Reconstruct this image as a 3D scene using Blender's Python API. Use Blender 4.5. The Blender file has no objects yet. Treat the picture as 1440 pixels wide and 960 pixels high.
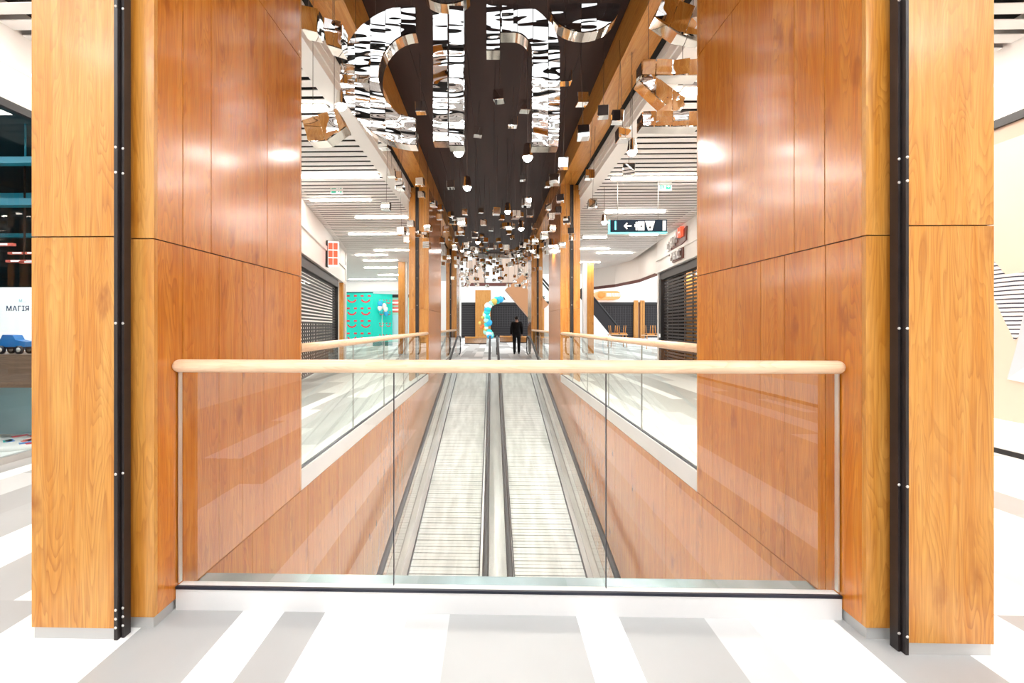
import bpy, bmesh, math, random
from mathutils import Vector, Matrix, Euler
R = random.Random(7)
SC = bpy.context.scene
COL = SC.collection
PI = math.pi

# ------------------------------------------------------------------ camera
H, FPX, YAW = 1.25, 640.0, math.radians(1.4)
PPX, PPY = 676.0, 458.0
cs, sn = math.cos(YAW), math.sin(YAW)
cam = bpy.data.cameras.new('camera')
camo = bpy.data.objects.new('camera', cam)
COL.objects.link(camo)
camo.location = (0, 0, H)
camo.rotation_euler = (PI/2, 0, YAW)
cam.sensor_fit = 'HORIZONTAL'
cam.sensor_width = 36.0
cam.lens = 36.0*FPX/1440
cam.shift_x = (720-PPX)/1440
cam.shift_y = -(480-PPY)/1440
cam.clip_start = 0.02
cam.clip_end = 200
SC.camera = camo

def at_y(px, py, Y):
    r = (px-PPX)/FPX; u = (PPY-py)/FPX
    t = Y/(cs+r*sn)
    return Vector(((-sn+r*cs)*t, Y, H+u*t))

# ------------------------------------------------------------------ materials
def newmat(name):
    m = bpy.data.materials.new(name); m.use_nodes = True
    nt = m.node_tree
    b = nt.nodes['Principled BSDF']
    return m, nt, b

def pm(name, col, rough=0.5, metal=0.0, spec=0.5, emit=None, es=0.0):
    m, nt, b = newmat(name)
    b.inputs['Base Color'].default_value = (*col, 1)
    b.inputs['Roughness'].default_value = rough
    b.inputs['Metallic'].default_value = metal
    b.inputs['Specular IOR Level'].default_value = spec
    if emit:
        b.inputs['Emission Color'].default_value = (*emit, 1)
        b.inputs['Emission Strength'].default_value = es
    return m

def N(nt, t, **kw):
    n = nt.nodes.new(t)
    for k, v in kw.items():
        if hasattr(n, k): setattr(n, k, v)
        else: n.inputs[k].default_value = v
    return n

def noisy(name, col, col2, scale, rough=0.5, metal=0.0, stretch=(1, 1, 1), spec=0.5, bump=0.0, detail=4):
    m, nt, b = newmat(name)
    tc = N(nt, 'ShaderNodeTexCoord'); mp = N(nt, 'ShaderNodeMapping')
    mp.inputs['Scale'].default_value = stretch
    nt.links.new(tc.outputs['Object'], mp.inputs['Vector'])
    no = N(nt, 'ShaderNodeTexNoise'); no.inputs['Scale'].default_value = scale; no.inputs['Detail'].default_value = detail
    nt.links.new(mp.outputs[0], no.inputs['Vector'])
    cr = N(nt, 'ShaderNodeValToRGB')
    cr.color_ramp.elements[0].position = 0.35; cr.color_ramp.elements[1].position = 0.65
    cr.color_ramp.elements[0].color = (*col, 1); cr.color_ramp.elements[1].color = (*col2, 1)
    nt.links.new(no.outputs['Fac'], cr.inputs['Fac'])
    nt.links.new(cr.outputs[0], b.inputs['Base Color'])
    b.inputs['Roughness'].default_value = rough; b.inputs['Metallic'].default_value = metal
    b.inputs['Specular IOR Level'].default_value = spec
    if bump:
        bp = N(nt, 'ShaderNodeBump'); bp.inputs['Strength'].default_value = bump; bp.inputs['Distance'].default_value = 0.02
        nt.links.new(no.outputs['Fac'], bp.inputs['Height']); nt.links.new(bp.outputs[0], b.inputs['Normal'])
    return m

def wood(name, light, mid, dark, rough=0.32, rings=24.0, ringmix=0.55, spec=0.5, coat=0.0):
    """flat-sawn veneer: contour lines of a stretched noise field give cathedral grain; UV in metres, v along the grain"""
    m, nt, b = newmat(name)
    L = nt.links.new
    uv = N(nt, 'ShaderNodeUVMap')
    mp = N(nt, 'ShaderNodeMapping'); mp.inputs['Scale'].default_value = (8.5, 0.95, 1)
    L(uv.outputs[0], mp.inputs['Vector'])
    n1 = N(nt, 'ShaderNodeTexNoise'); n1.inputs['Scale'].default_value = 1.0; n1.inputs['Detail'].default_value = 2.5
    n1.inputs['Roughness'].default_value = 0.45; n1.inputs['Distortion'].default_value = 0.5
    L(mp.outputs[0], n1.inputs['Vector'])
    mu = N(nt, 'ShaderNodeMath', operation='MULTIPLY'); mu.inputs[1].default_value = rings
    L(n1.outputs['Fac'], mu.inputs[0])
    fr = N(nt, 'ShaderNodeMath', operation='FRACT'); L(mu.outputs[0], fr.inputs[0])
    rr = N(nt, 'ShaderNodeValToRGB')
    e = rr.color_ramp.elements
    e[0].position = 0.0; e[0].color = (1, 1, 1, 1)
    e[1].position = 1.0; e[1].color = (0.75, 0.75, 0.75, 1)
    x = e.new(0.12); x.color = (0.0, 0.0, 0.0, 1)
    x = e.new(0.55); x.color = (0.12, 0.12, 0.12, 1)
    L(fr.outputs[0], rr.inputs['Fac'])
    # fine pores
    mp2 = N(nt, 'ShaderNodeMapping'); mp2.inputs['Scale'].default_value = (170, 5.0, 1)
    L(uv.outputs[0], mp2.inputs['Vector'])
    n2 = N(nt, 'ShaderNodeTexNoise'); n2.inputs['Scale'].default_value = 1.0; n2.inputs['Detail'].default_value = 3
    L(mp2.outputs[0], n2.inputs['Vector'])
    # broad tone
    mp3 = N(nt, 'ShaderNodeMapping'); mp3.inputs['Scale'].default_value = (22.0, 0.9, 1)
    L(uv.outputs[0], mp3.inputs['Vector'])
    n3 = N(nt, 'ShaderNodeTexNoise'); n3.inputs['Scale'].default_value = 1.0; n3.inputs['Detail'].default_value = 5; n3.inputs['Distortion'].default_value = 0.6
    L(mp3.outputs[0], n3.inputs['Vector'])
    c3 = N(nt, 'ShaderNodeValToRGB')
    c3.color_ramp.elements[0].position = 0.36; c3.color_ramp.elements[1].position = 0.62
    c3.color_ramp.elements[0].color = (*mid, 1); c3.color_ramp.elements[1].color = (*light, 1)
    L(n3.outputs['Fac'], c3.inputs['Fac'])
    # ring visibility patches (figure comes and goes)
    mp4 = N(nt, 'ShaderNodeMapping'); mp4.inputs['Scale'].default_value = (7.0, 2.4, 1); mp4.inputs['Location'].default_value = (3.3, 7.1, 0)
    L(uv.outputs[0], mp4.inputs['Vector'])
    n4 = N(nt, 'ShaderNodeTexNoise'); n4.inputs['Scale'].default_value = 1.0; n4.inputs['Detail'].default_value = 3
    L(mp4.outputs[0], n4.inputs['Vector'])
    r4 = N(nt, 'ShaderNodeMapRange'); r4.inputs[1].default_value = 0.38; r4.inputs[2].default_value = 0.66
    r4.inputs[3].default_value = 0.22; r4.inputs[4].default_value = ringmix
    L(n4.outputs['Fac'], r4.inputs[0])
    ma = N(nt, 'ShaderNodeMath', operation='MULTIPLY'); L(rr.outputs[0], ma.inputs[0]); L(r4.outputs[0], ma.inputs[1])
    mx = N(nt, 'ShaderNodeMix', data_type='RGBA')
    L(ma.outputs[0], mx.inputs['Factor']); L(c3.outputs[0], mx.inputs['A']); mx.inputs['B'].default_value = (*dark, 1)
    # knots / eyes
    mpk = N(nt, 'ShaderNodeMapping'); mpk.inputs['Scale'].default_value = (5.2, 2.2, 1)
    L(uv.outputs[0], mpk.inputs['Vector'])
    nd = N(nt, 'ShaderNodeTexNoise'); nd.inputs['Scale'].default_value = 6; L(mpk.outputs[0], nd.inputs['Vector'])
    vm = N(nt, 'ShaderNodeVectorMath', operation='MULTIPLY_ADD')
    L(nd.outputs['Color'], vm.inputs[0]); vm.inputs[1].default_value = (0.35, 0.35, 0); L(mpk.outputs[0], vm.inputs[2])
    vo = N(nt, 'ShaderNodeTexVoronoi'); vo.inputs['Scale'].default_value = 1.0; vo.inputs['Randomness'].default_value = 1.0
    L(vm.outputs[0], vo.inputs['Vector'])
    kr = N(nt, 'ShaderNodeMapRange'); kr.inputs[1].default_value = 0.03; kr.inputs[2].default_value = 0.20
    kr.inputs[3].default_value = 0.75; kr.inputs[4].default_value = 0.0
    L(vo.outputs['Distance'], kr.inputs[0])
    mk = N(nt, 'ShaderNodeMix', data_type='RGBA')
    L(kr.outputs[0], mk.inputs['Factor']); L(mx.outputs['Result'], mk.inputs['A']); mk.inputs['B'].default_value = (*dark, 1)
    # pores
    rp = N(nt, 'ShaderNodeMapRange'); rp.inputs[1].default_value = 0.35; rp.inputs[2].default_value = 0.75
    rp.inputs[3].default_value = 0.0; rp.inputs[4].default_value = 0.42
    L(n2.outputs['Fac'], rp.inputs[0])
    m2 = N(nt, 'ShaderNodeMix', data_type='RGBA')
    L(rp.outputs[0], m2.inputs['Factor']); L(mk.outputs['Result'], m2.inputs['A']); m2.inputs['B'].default_value = (*dark, 1)
    L(m2.outputs['Result'], b.inputs['Base Color'])
    b.inputs['Roughness'].default_value = rough
    b.inputs['Specular IOR Level'].default_value = spec
    b.inputs['Coat Weight'].default_value = coat; b.inputs['Coat Roughness'].default_value = 0.16; b.inputs['Coat IOR'].default_value = 1.6
    return m

def glassmat(name, tint=(0.93, 0.97, 0.95), ior=1.6, boost=1.0):
    m = bpy.data.materials.new(name); m.use_nodes = True
    nt = m.node_tree; nt.nodes.remove(nt.nodes['Principled BSDF'])
    out = nt.nodes['Material Output']
    tr = N(nt, 'ShaderNodeBsdfTransparent'); tr.inputs[0].default_value = (*tint, 1)
    gl = N(nt, 'ShaderNodeBsdfGlossy'); gl.inputs['Roughness'].default_value = 0.0; gl.inputs[0].default_value = (boost, boost, boost, 1)
    fr = N(nt, 'ShaderNodeFresnel'); fr.inputs['IOR'].default_value = ior
    mx = N(nt, 'ShaderNodeMixShader')
    ge = N(nt, 'ShaderNodeNewGeometry'); iv = N(nt, 'ShaderNodeMath', operation='SUBTRACT'); iv.inputs[0].default_value = 1.0
    nt.links.new(ge.outputs['Backfacing'], iv.inputs[1])
    fm = N(nt, 'ShaderNodeMath', operation='MULTIPLY'); nt.links.new(fr.outputs[0], fm.inputs[0]); nt.links.new(iv.outputs[0], fm.inputs[1])
    nt.links.new(fm.outputs[0], mx.inputs[0]); nt.links.new(tr.outputs[0], mx.inputs[1]); nt.links.new(gl.outputs[0], mx.inputs[2])
    nt.links.new(mx.outputs[0], out.inputs[0])
    return m

def mirror(name, col=(0.92, 0.91, 0.89), rough=0.02, wave=0.0):
    m, nt, b = newmat(name)
    b.inputs['Base Color'].default_value = (*col, 1)
    b.inputs['Metallic'].default_value = 1; b.inputs['Roughness'].default_value = rough
    if wave:
        tc = N(nt, 'ShaderNodeTexCoord')
        mp = N(nt, 'ShaderNodeMapping'); mp.inputs['Scale'].default_value = (2.0, 2.0, 8.0)
        nt.links.new(tc.outputs['Object'], mp.inputs['Vector'])
        no = N(nt, 'ShaderNodeTexNoise'); no.inputs['Scale'].default_value = 1.0; no.inputs['Detail'].default_value = 1.0
        nt.links.new(mp.outputs[0], no.inputs['Vector'])
        bp = N(nt, 'ShaderNodeBump'); bp.inputs['Strength'].default_value = wave; bp.inputs['Distance'].default_value = 0.06
        nt.links.new(no.outputs['Fac'], bp.inputs['Height']); nt.links.new(bp.outputs[0], b.inputs['Normal'])
    return m

def emit(name, col, s):
    m = bpy.data.materials.new(name); m.use_nodes = True
    nt = m.node_tree; nt.nodes.remove(nt.nodes['Principled BSDF'])
    e = N(nt, 'ShaderNodeEmission'); e.inputs[0].default_value = (*col, 1); e.inputs[1].default_value = s
    nt.links.new(e.outputs[0], nt.nodes['Material Output'].inputs[0])
    return m

M = {}
M['wood'] = wood('honey_oak_veneer', (0.66, 0.330, 0.075), (0.56, 0.218, 0.024), (0.27, 0.072, 0.005), ringmix=0.62, coat=0.15)
M['wood_wall'] = wood('oak_veneer_shaded', (0.66, 0.245, 0.026), (0.56, 0.170, 0.011), (0.26, 0.058, 0.003), rough=0.24, ringmix=0.6, rings=20, coat=0.5)  # same oak, redder and deeper: shade on the inner walls put into the colour
M['wood_rail'] = wood('pale_ash', (0.88, 0.68, 0.49), (0.83, 0.60, 0.40), (0.58, 0.31, 0.13), rough=0.38, ringmix=0.5)
M['wood_grey'] = wood('grey_oak', (0.36, 0.24, 0.17), (0.25, 0.16, 0.11), (0.12, 0.07, 0.05), rough=0.5)
M['wood_dark'] = pm('dark_joint', (0.05, 0.018, 0.006), 0.7)
M['black_steel'] = noisy('black_brown_steel', (0.012, 0.009, 0.009), (0.022, 0.015, 0.014), 12, rough=0.42)
M['bolt'] = pm('zinc_bolt', (0.75, 0.74, 0.72), 0.3, 0.8)
M['skirt'] = pm('grey_aluminium', (0.50, 0.495, 0.48), 0.4, 0.3)
M['white'] = pm('white_plaster', (0.84, 0.83, 0.81), 0.55)
M['offwhite'] = pm('warm_plaster', (0.84, 0.81, 0.78), 0.55)
M['kerb'] = noisy('white_stone', (0.66, 0.655, 0.645), (0.70, 0.695, 0.685), 3, rough=0.3)
M['f0'] = noisy('floor_white', (0.90, 0.895, 0.88), (0.88, 0.875, 0.86), 1.5, rough=0.38, spec=0.35)
M['f1'] = noisy('floor_offwhite', (0.63, 0.63, 0.615), (0.60, 0.60, 0.59), 1.5, rough=0.38, spec=0.35)
M['f2'] = noisy('floor_light_grey', (0.45, 0.45, 0.44), (0.42, 0.42, 0.41), 1.7, rough=0.38, spec=0.35)
M['f3'] = noisy('floor_grey', (0.42, 0.415, 0.405), (0.39, 0.385, 0.375), 1.7, rough=0.38, spec=0.35)
M['dark_ceiling'] = noisy('dark_brown_ceiling', (0.024, 0.011, 0.009), (0.036, 0.017, 0.014), 1.2, rough=0.5, stretch=(5, 0.5, 1), spec=0.2)
M['plenum'] = pm('dark_plenum', (0.012, 0.011, 0.011), 0.9)
M['slat'] = pm('white_baffle', (0.88, 0.87, 0.86), 0.5)
M['glass'] = glassmat('balustrade_glass', (0.97, 0.985, 0.98), 1.95)
M['glass_side'] = glassmat('balustrade_glass_side', (0.95, 0.98, 0.965), 1.45)
M['shop_glass'] = glassmat('shop_glass', (0.95, 0.98, 0.98), 1.4)
M['gasket'] = pm('black_gasket', (0.008, 0.010, 0.022), 0.5)
M['rubber'] = pm('black_rubber', (0.014, 0.012, 0.013), 0.45)
M['steel'] = noisy('brushed_steel', (0.66, 0.67, 0.65), (0.82, 0.82, 0.80), 1.2, rough=0.30, metal=0.65, stretch=(6, 1, 1))
M['steel_lt'] = pm('satin_steel', (0.80, 0.80, 0.78), 0.35, 0.9)
M['blue_steel'] = noisy('bluish_steel_plate', (0.26, 0.36, 0.38), (0.42, 0.52, 0.54), 2.0, rough=0.25, metal=0.6, stretch=(3, 1, 1))
M['pallet'] = noisy('grooved_aluminium', (0.58, 0.61, 0.59), (0.76, 0.79, 0.77), 2.0, rough=0.42, metal=0.25, stretch=(4, 0.8, 1))
M['groove'] = pm('pallet_groove', (0.17, 0.17, 0.165), 0.6, 0.3)
M['mirror'] = mirror('mirror_sheet', wave=0.0)
M['mirror_wavy'] = mirror('wavy_mirror_sheet', (0.76, 0.75, 0.74), wave=0.32)
M['mirror_edge'] = mirror('mirror_edge', (0.90, 0.86, 0.80), 0.08, 0.2)
M['wire'] = pm('wire', (0.10, 0.07, 0.06), 0.4, 0.5)
M['strip'] = emit('warm_strip', (1.0, 0.93, 0.84), 25.0)
M['strip_near'] = emit('neutral_strip', (0.93, 0.97, 1.0), 20.0)
M['lamp'] = emit('spot_lens', (1.0, 0.97, 0.93), 45.0)
M['shutter'] = pm('black_shutter', (0.018, 0.016, 0.017), 0.45, 0.3)
M['shutter2'] = pm('charcoal_shutter', (0.018, 0.015, 0.017), 0.5, 0.3)
M['shutter_grey'] = pm('shutter_bar', (0.055, 0.05, 0.053), 0.5, 0.3)
M['black'] = pm('black_paint', (0.012, 0.011, 0.012), 0.5)
M['turq'] = pm('turquoise_wrap', (0.0, 0.66, 0.54), 0.5)
M['turq2'] = pm('dark_turquoise_edge', (0.0, 0.20, 0.20), 0.5)
M['turq_pale'] = pm('pale_mint', (0.42, 0.75, 0.62), 0.5)
M['red'] = pm('red_print', (0.70, 0.035, 0.06), 0.5)
M['coral'] = pm('coral_print', (0.85, 0.18, 0.14), 0.5)
M['peach'] = pm('peach_paint', (0.84, 0.62, 0.50), 0.6)
M['beige'] = pm('beige_panel', (0.56, 0.42, 0.33), 0.6)
M['tan'] = pm('tan_cladding', (0.50, 0.24, 0.11), 0.5)
M['darkred'] = pm('dark_red_slat', (0.12, 0.03, 0.02), 0.5)
M['green'] = pm('exit_green', (0.0, 0.45, 0.28), 0.4, emit=(0.0, 0.5, 0.3), es=0.15)
M['sign_white'] = pm('sign_white', (0.9, 0.9, 0.9), 0.4, emit=(1, 1, 1), es=0.25)
M['sign_navy'] = pm('sign_navy', (0.006, 0.016, 0.034), 0.55, spec=0.15)
M['cyan'] = pm('cyan_light', (0.1, 0.8, 0.8), 0.4, emit=(0.12, 0.95, 0.92), es=1.1)
M['red_glow'] = pm('red_letter', (0.75, 0.06, 0.03), 0.4, emit=(1.0, 0.12, 0.05), es=0.5)
M['orange_glow'] = pm('orange_letter', (0.9, 0.22, 0.04), 0.4, emit=(1.0, 0.16, 0.02), es=0.25)
M['cream_glow'] = pm('cream_lightbox', (0.55, 0.20, 0.07), 0.4, emit=(1.0, 0.42, 0.14), es=0.28)
M['teal_dark'] = pm('dark_teal', (0.004, 0.035, 0.05), 0.5)
M['teal'] = pm('teal_lit_duct', (0.02, 0.30, 0.42), 0.4)  # teal light falling on the ducts is put into their colour
M['teal_lt'] = pm('pale_blue_panel', (0.50, 0.78, 0.85), 0.4)
M['navy_ink'] = pm('navy_ink', (0.01, 0.05, 0.15), 0.5)
M['toy_blue'] = pm('toy_blue', (0.03, 0.22, 0.62), 0.3)
M['toy_black'] = pm('toy_black', (0.012, 0.014, 0.03), 0.3)
M['paper'] = pm('grey_paper', (0.62, 0.64, 0.69), 0.6)
M['cloth_black'] = noisy('black_cloth', (0.005, 0.005, 0.006), (0.010, 0.009, 0.011), 30, rough=0.85, spec=0.2)
M['skin'] = pm('skin', (0.42, 0.22, 0.15), 0.5)
M['hair'] = pm('dark_hair', (0.010, 0.007, 0.006), 0.6)
M['b_turq'] = pm('balloon_turquoise', (0.02, 0.60, 0.60), 0.25)
M['b_mint'] = pm('balloon_mint', (0.40, 0.82, 0.66), 0.25)
M['b_white'] = pm('balloon_white', (0.85, 0.85, 0.82), 0.25)
M['b_gold'] = pm('balloon_gold', (0.80, 0.55, 0.12), 0.25, 0.3)
M['b_orange'] = pm('balloon_orange', (0.75, 0.16, 0.03), 0.25)
M['b_blue'] = pm('balloon_blue', (0.03, 0.42, 0.75), 0.25)
M['chair_wood'] = pm('orange_wood', (0.62, 0.26, 0.05), 0.45)

# striped cloth print for the wall poster
def striped():
    m, nt, b = newmat('striped_print')
    tc = N(nt, 'ShaderNodeUVMap'); w = N(nt, 'ShaderNodeTexWave'); w.bands_direction = 'Y'
    w.inputs['Scale'].default_value = 7.5; w.inputs['Distortion'].default_value = 1.2; w.inputs['Detail Scale'].default_value = 0.6
    nt.links.new(tc.outputs[0], w.inputs['Vector'])
    cr = N(nt, 'ShaderNodeValToRGB'); cr.color_ramp.interpolation = 'CONSTANT'
    cr.color_ramp.elements[0].color = (0.03, 0.035, 0.06, 1); cr.color_ramp.elements[1].position = 0.22
    cr.color_ramp.elements[1].color = (0.80, 0.80, 0.80, 1)
    nt.links.new(w.outputs['Fac'], cr.inputs['Fac']); nt.links.new(cr.outputs[0], b.inputs['Base Color'])
    return m
M['stripes'] = striped()

# ------------------------------------------------------------------ mesh builder
class MB:
    def __init__(s, mat=None):
        s.v = []; s.f = []; s.uv = []; s.mi = []; s.sm = []; s.M = mat
    def _add(s, vs):
        i = len(s.v)
        for p in vs:
            p = Vector(p)
            s.v.append(s.M @ p if s.M else p)
        return i
    def face(s, vs, uvs=None, mi=0, sm=False):
        i = s._add(vs); n = len(vs)
        s.f.append(tuple(range(i, i+n)))
        s.uv.append(uvs if uvs else [(0, 0)]*n); s.mi.append(mi); s.sm.append(sm)
    def box(s, x0, x1, y0, y1, z0, z1, mi=0, grain='z', off=None, bev=0.0):
        if x0 > x1: x0, x1 = x1, x0
        if y0 > y1: y0, y1 = y1, y0
        if z0 > z1: z0, z1 = z1, z0
        ou, ov = off if off else (0, 0)
        P = lambda a, b, c: (x0 if a == 0 else x1, y0 if b == 0 else y1, z0 if c == 0 else z1)
        F = [((0,0,0),(0,1,0),(1,1,0),(1,0,0)), ((0,0,1),(1,0,1),(1,1,1),(0,1,1)),
             ((0,0,0),(1,0,0),(1,0,1),(0,0,1)), ((1,1,0),(0,1,0),(0,1,1),(1,1,1)),
             ((0,1,0),(0,0,0),(0,0,1),(0,1,1)), ((1,0,0),(1,1,0),(1,1,1),(1,0,1))]
        ax = {'x': 0, 'y': 1, 'z': 2}[grain]
        for k, fc in enumerate(F):
            na = (2, 2, 1, 1, 0, 0)[k]
            t = [a for a in (0, 1, 2) if a != na]
            if ax in t: va = ax; ua = [a for a in t if a != ax][0]
            else: ua, va = t
            pts = [P(*c) for c in fc]
            s.face(pts, [(p[ua]+ou+na*1.7, p[va]+ov) for p in pts], mi)
    def prism(s, poly, axis, a0, a1, mi=0, off=(0, 0)):
        """extrude a 2-D polygon along an axis. axis 'y': poly=(x,z); 'x': poly=(y,z); 'z': poly=(x,y)"""
        def P(p, a):
            return {'y': (p[0], a, p[1]), 'x': (a, p[0], p[1]), 'z': (p[0], p[1], a)}[axis]
        n = len(poly)
        s.face([P(p, a0) for p in poly], [(p[0]+off[0], p[1]+off[1]) for p in poly], mi)
        s.face([P(p, a1) for p in reversed(poly)], [(p[0]+off[0], p[1]+off[1]) for p in reversed(poly)], mi)
        for i in range(n):
            p, q = poly[i], poly[(i+1) % n]
            s.face([P(q, a0), P(p, a0), P(p, a1), P(q, a1)], [(a0, q[1]), (a0, p[1]), (a1, p[1]), (a1, q[1])], mi)
    def tube(s, pts, r, seg=8, mi=0, cap=True, uvlong=True, rz=None):
        """round tube along a path; rz = vertical radius when flattened"""
        pts = [Vector(p) for p in pts]
        rings = []
        L = 0.0; Ls = [0.0]
        for a, b in zip(pts, pts[1:]):
            L += (b-a).length; Ls.append(L)
        for i, p in enumerate(pts):
            if i == 0: d = pts[1]-pts[0]
            elif i == len(pts)-1: d = pts[-1]-pts[-2]
            else: d = (pts[i+1]-pts[i]).normalized()+(pts[i]-pts[i-1]).normalized()
            d.normalize()
            up = Vector((0, 0, 1)) if abs(d.z) < 0.95 else Vector((1, 0, 0))
            sx = d.cross(up).normalized(); sy = sx.cross(d).normalized()
            rr = r[i] if isinstance(r, (list, tuple)) else r
            r2 = rr if rz is None else rz*(rr/(max(r) if isinstance(r, (list, tuple)) else r))
            rings.append([p+sx*math.cos(2*PI*k/seg)*rr+sy*math.sin(2*PI*k/seg)*r2 for k in range(seg)])
        i0 = s._add([p for ring in rings for p in ring])
        rr0 = max(r) if isinstance(r, (list, tuple)) else r
        for i in range(len(rings)-1):
            for k in range(seg):
                k2 = (k+1) % seg
                s.f.append((i0+i*seg+k, i0+i*seg+k2, i0+(i+1)*seg+k2, i0+(i+1)*seg+k))
                u0, u1 = 2*PI*rr0*k/seg, 2*PI*rr0*(k+1)/seg
                s.uv.append([(u0, Ls[i]), (u1, Ls[i]), (u1, Ls[i+1]), (u0, Ls[i+1])]); s.mi.append(mi); s.sm.append(True)
        if cap:
            for ring, rev in ((0, True), (len(rings)-1, False)):
                idx = [i0+ring*seg+k for k in range(seg)]
                if rev: idx.reverse()
                s.f.append(tuple(idx)); s.uv.append([(0, 0)]*seg); s.mi.append(mi); s.sm.append(False)
    def lathe(s, c, prof, seg=16, mi=0, axis='z'):
        """prof = [(radius, height)]"""
        c = Vector(c); rings = []
        for (r, h) in prof:
            ring = []
            for k in range(seg):
                a = 2*PI*k/seg
                q = (r*math.cos(a), r*math.sin(a), h)
                if axis == 'y': q = (q[0], q[2], -q[1])
                if axis == 'x': q = (q[2], q[0], q[1])
                ring.append(c+Vector(q))
            rings.append(ring)
        i0 = s._add([p for ring in rings for p in ring])
        for i in range(len(rings)-1):
            for k in range(seg):
                k2 = (k+1) % seg
                s.f.append((i0+i*seg+k, i0+i*seg+k2, i0+(i+1)*seg+k2, i0+(i+1)*seg+k))
                s.uv.append([(0, 0)]*4); s.mi.append(mi); s.sm.append(True)
        for ring, rev in ((0, True), (len(rings)-1, False)):
            if prof[ring][0] > 1e-4:
                idx = [i0+ring*seg+k for k in range(seg)]
                if rev: idx.reverse()
                s.f.append(tuple(idx)); s.uv.append([(0, 0)]*seg); s.mi.append(mi); s.sm.append(False)
    def build(s, name, mats, parent=None, merge=False):
        if not isinstance(mats, (list, tuple)): mats = [mats]
        me = bpy.data.meshes.new(name)
        off = parent_loc(parent)
        me.from_pydata([v-off for v in s.v], [], s.f)
        for m in mats: me.materials.append(m)
        lay = me.uv_layers.new(name='UVMap')
        li = 0
        for fi, p in enumerate(me.polygons):
            p.material_index = s.mi[fi]; p.use_smooth = s.sm[fi]
            for k in range(len(s.f[fi])):
                lay.data[li].uv = s.uv[fi][k]; li += 1
        me.update()
        o = bpy.data.objects.new(name, me)
        COL.objects.link(o)
        if parent: o.parent = parent
        return o

def parent_loc(p):
    v = Vector((0, 0, 0))
    while p:
        v = v+p.location; p = p.parent
    return v

def thing(name, label, cat, loc=(0, 0, 0), group=None):
    o = bpy.data.objects.new(name, None); COL.objects.link(o)
    o.location = loc; o.empty_display_size = 0.1
    o['label'] = label; o['category'] = cat
    if group: o['group'] = group
    return o
def tag(o, label, cat, group=None):
    o['label'] = label; o['category'] = cat
    if group: o['group'] = group
    return o
def struct(o):
    o['kind'] = 'structure'; return o
def lab(o, s):
    o['label'] = s; return o
def ro(): return (R.uniform(0, 40), R.uniform(0, 40))

def text(name, body, size, loc, rot, mat, parent=None, ext=0.002, align='CENTER'):
    c = bpy.data.curves.new(name, 'FONT'); c.body = body; c.size = size; c.extrude = ext; c.offset = 0.010*size if len(body) > 3 else 0.0; c.space_character = 1.12
    c.align_x = align; c.align_y = 'CENTER'
    c.materials.append(mat)
    o = bpy.data.objects.new(name, c); COL.objects.link(o)
    me = bpy.data.meshes.new_from_object(o.evaluated_get(bpy.context.evaluated_depsgraph_get()))
    bpy.data.objects.remove(o); bpy.data.curves.remove(c)
    o = bpy.data.objects.new(name, me); COL.objects.link(o)
    o.location = Vector(loc)-parent_loc(parent); o.rotation_euler = rot
    if parent: o.parent = parent
    return o

ORD = ['first', 'second', 'third', 'fourth', 'fifth', 'sixth', 'seventh', 'eighth', 'ninth', 'tenth', 'eleventh', 'twelfth', 'thirteenth', 'fourteenth',
       'fifteenth', 'sixteenth', 'seventeenth', 'eighteenth', 'nineteenth', 'twentieth']

XL, XR = -1.394, 1.490          # faces of the atrium walls
ZB, ZD, ZS = 4.31, 4.74, 3.97   # beam soffit, dark ceiling, side ceilings
YT, SL, AX = 16.0, 0.208, 0.065 # walkway top landing, slope, axis
YF = 1.97                       # front kerb face

# ------------------------------------------------------------------ floor
MOD = 0.1815
CENTRE = {-10: 0, -9: 0, -8: 3, -7: 3, -6: 0, -5: 3, -4: 0, -3: 0, -2: 1, -1: 2, 0: 2, 1: 2, 2: 0, 3: 2, 4: 2, 5: 1, 6: 0, 7: 0, 8: 3, 9: 3, 10: 0, 11: 0}
def floor_region(mb, x0, x1, y0, y1, central=False):
    k = math.floor(x0/MOD); kend = math.ceil(x1/MOD)
    while k < kend:
        w = R.choice((1, 2, 2))
        if central and -10 <= k <= 11: w = 1
        a, b = max(x0, k*MOD), min(x1, (k+w)*MOD)
        if b-a > 1e-4:
            y = y0
            segs = []
            if central and -10 <= k <= 11:
                cut = -1.2-1.1*(((k*7) % 5)/4.0) if not -8 <= k <= 8 else -0.6-0.9*(((k//2*7) % 4)/3.0)
                segs = [(cut, y1, CENTRE[k])]
                yy = cut
                while yy > y0:
                    L = 1.2+0.6*(((k//2)*5+len(segs)*3) % 4)
                    segs.append((max(y0, yy-L), yy, (3, 3, 0, 3, 3, 2, 3)[((k//2)*3+len(segs)*5+(k//3)) % 7])); yy -= L
            else:
                while y < y1:
                    L = R.choice((1.2, 2.4, 2.4, 3.6))
                    if y == y0: L *= R.uniform(0.3, 1)
                    segs.append((y, min(y1, y+L), R.choice((0, 0, 0, 1, 1, 2, 2, 3) if y0 > 0 else (0, 3, 3, 3, 2)))); y += L
            for (s0, s1, t) in segs:
                mb.face([(a, s0, 0), (b, s0, 0), (b, s1, 0), (a, s1, 0)], None, t)
        k += w
mb = MB()
floor_region(mb, -9, 9, -9, YF+0.05, True)
floor_region(mb, -9, XL-0.02, YF+0.05, 30)
floor_region(mb, XR+0.02, 9, YF+0.05, 30)
floor_region(mb, XL-0.02, XR+0.02, YT+0.25, 30)
for (x0, x1) in ((-16, 16),):
    k = x0
    while k < x1:
        w = R.choice((0.36, 0.54, 0.72))
        y = 30
        while y < 56:
            L = R.choice((2.4, 4.8)); mb.face([(k, y, 0), (min(x1, k+w), y, 0), (min(x1, k+w), min(56, y+L), 0), (k, min(56, y+L), 0)], None, R.choice((0, 0, 1, 2, 3))); y += L
        k += w
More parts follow.
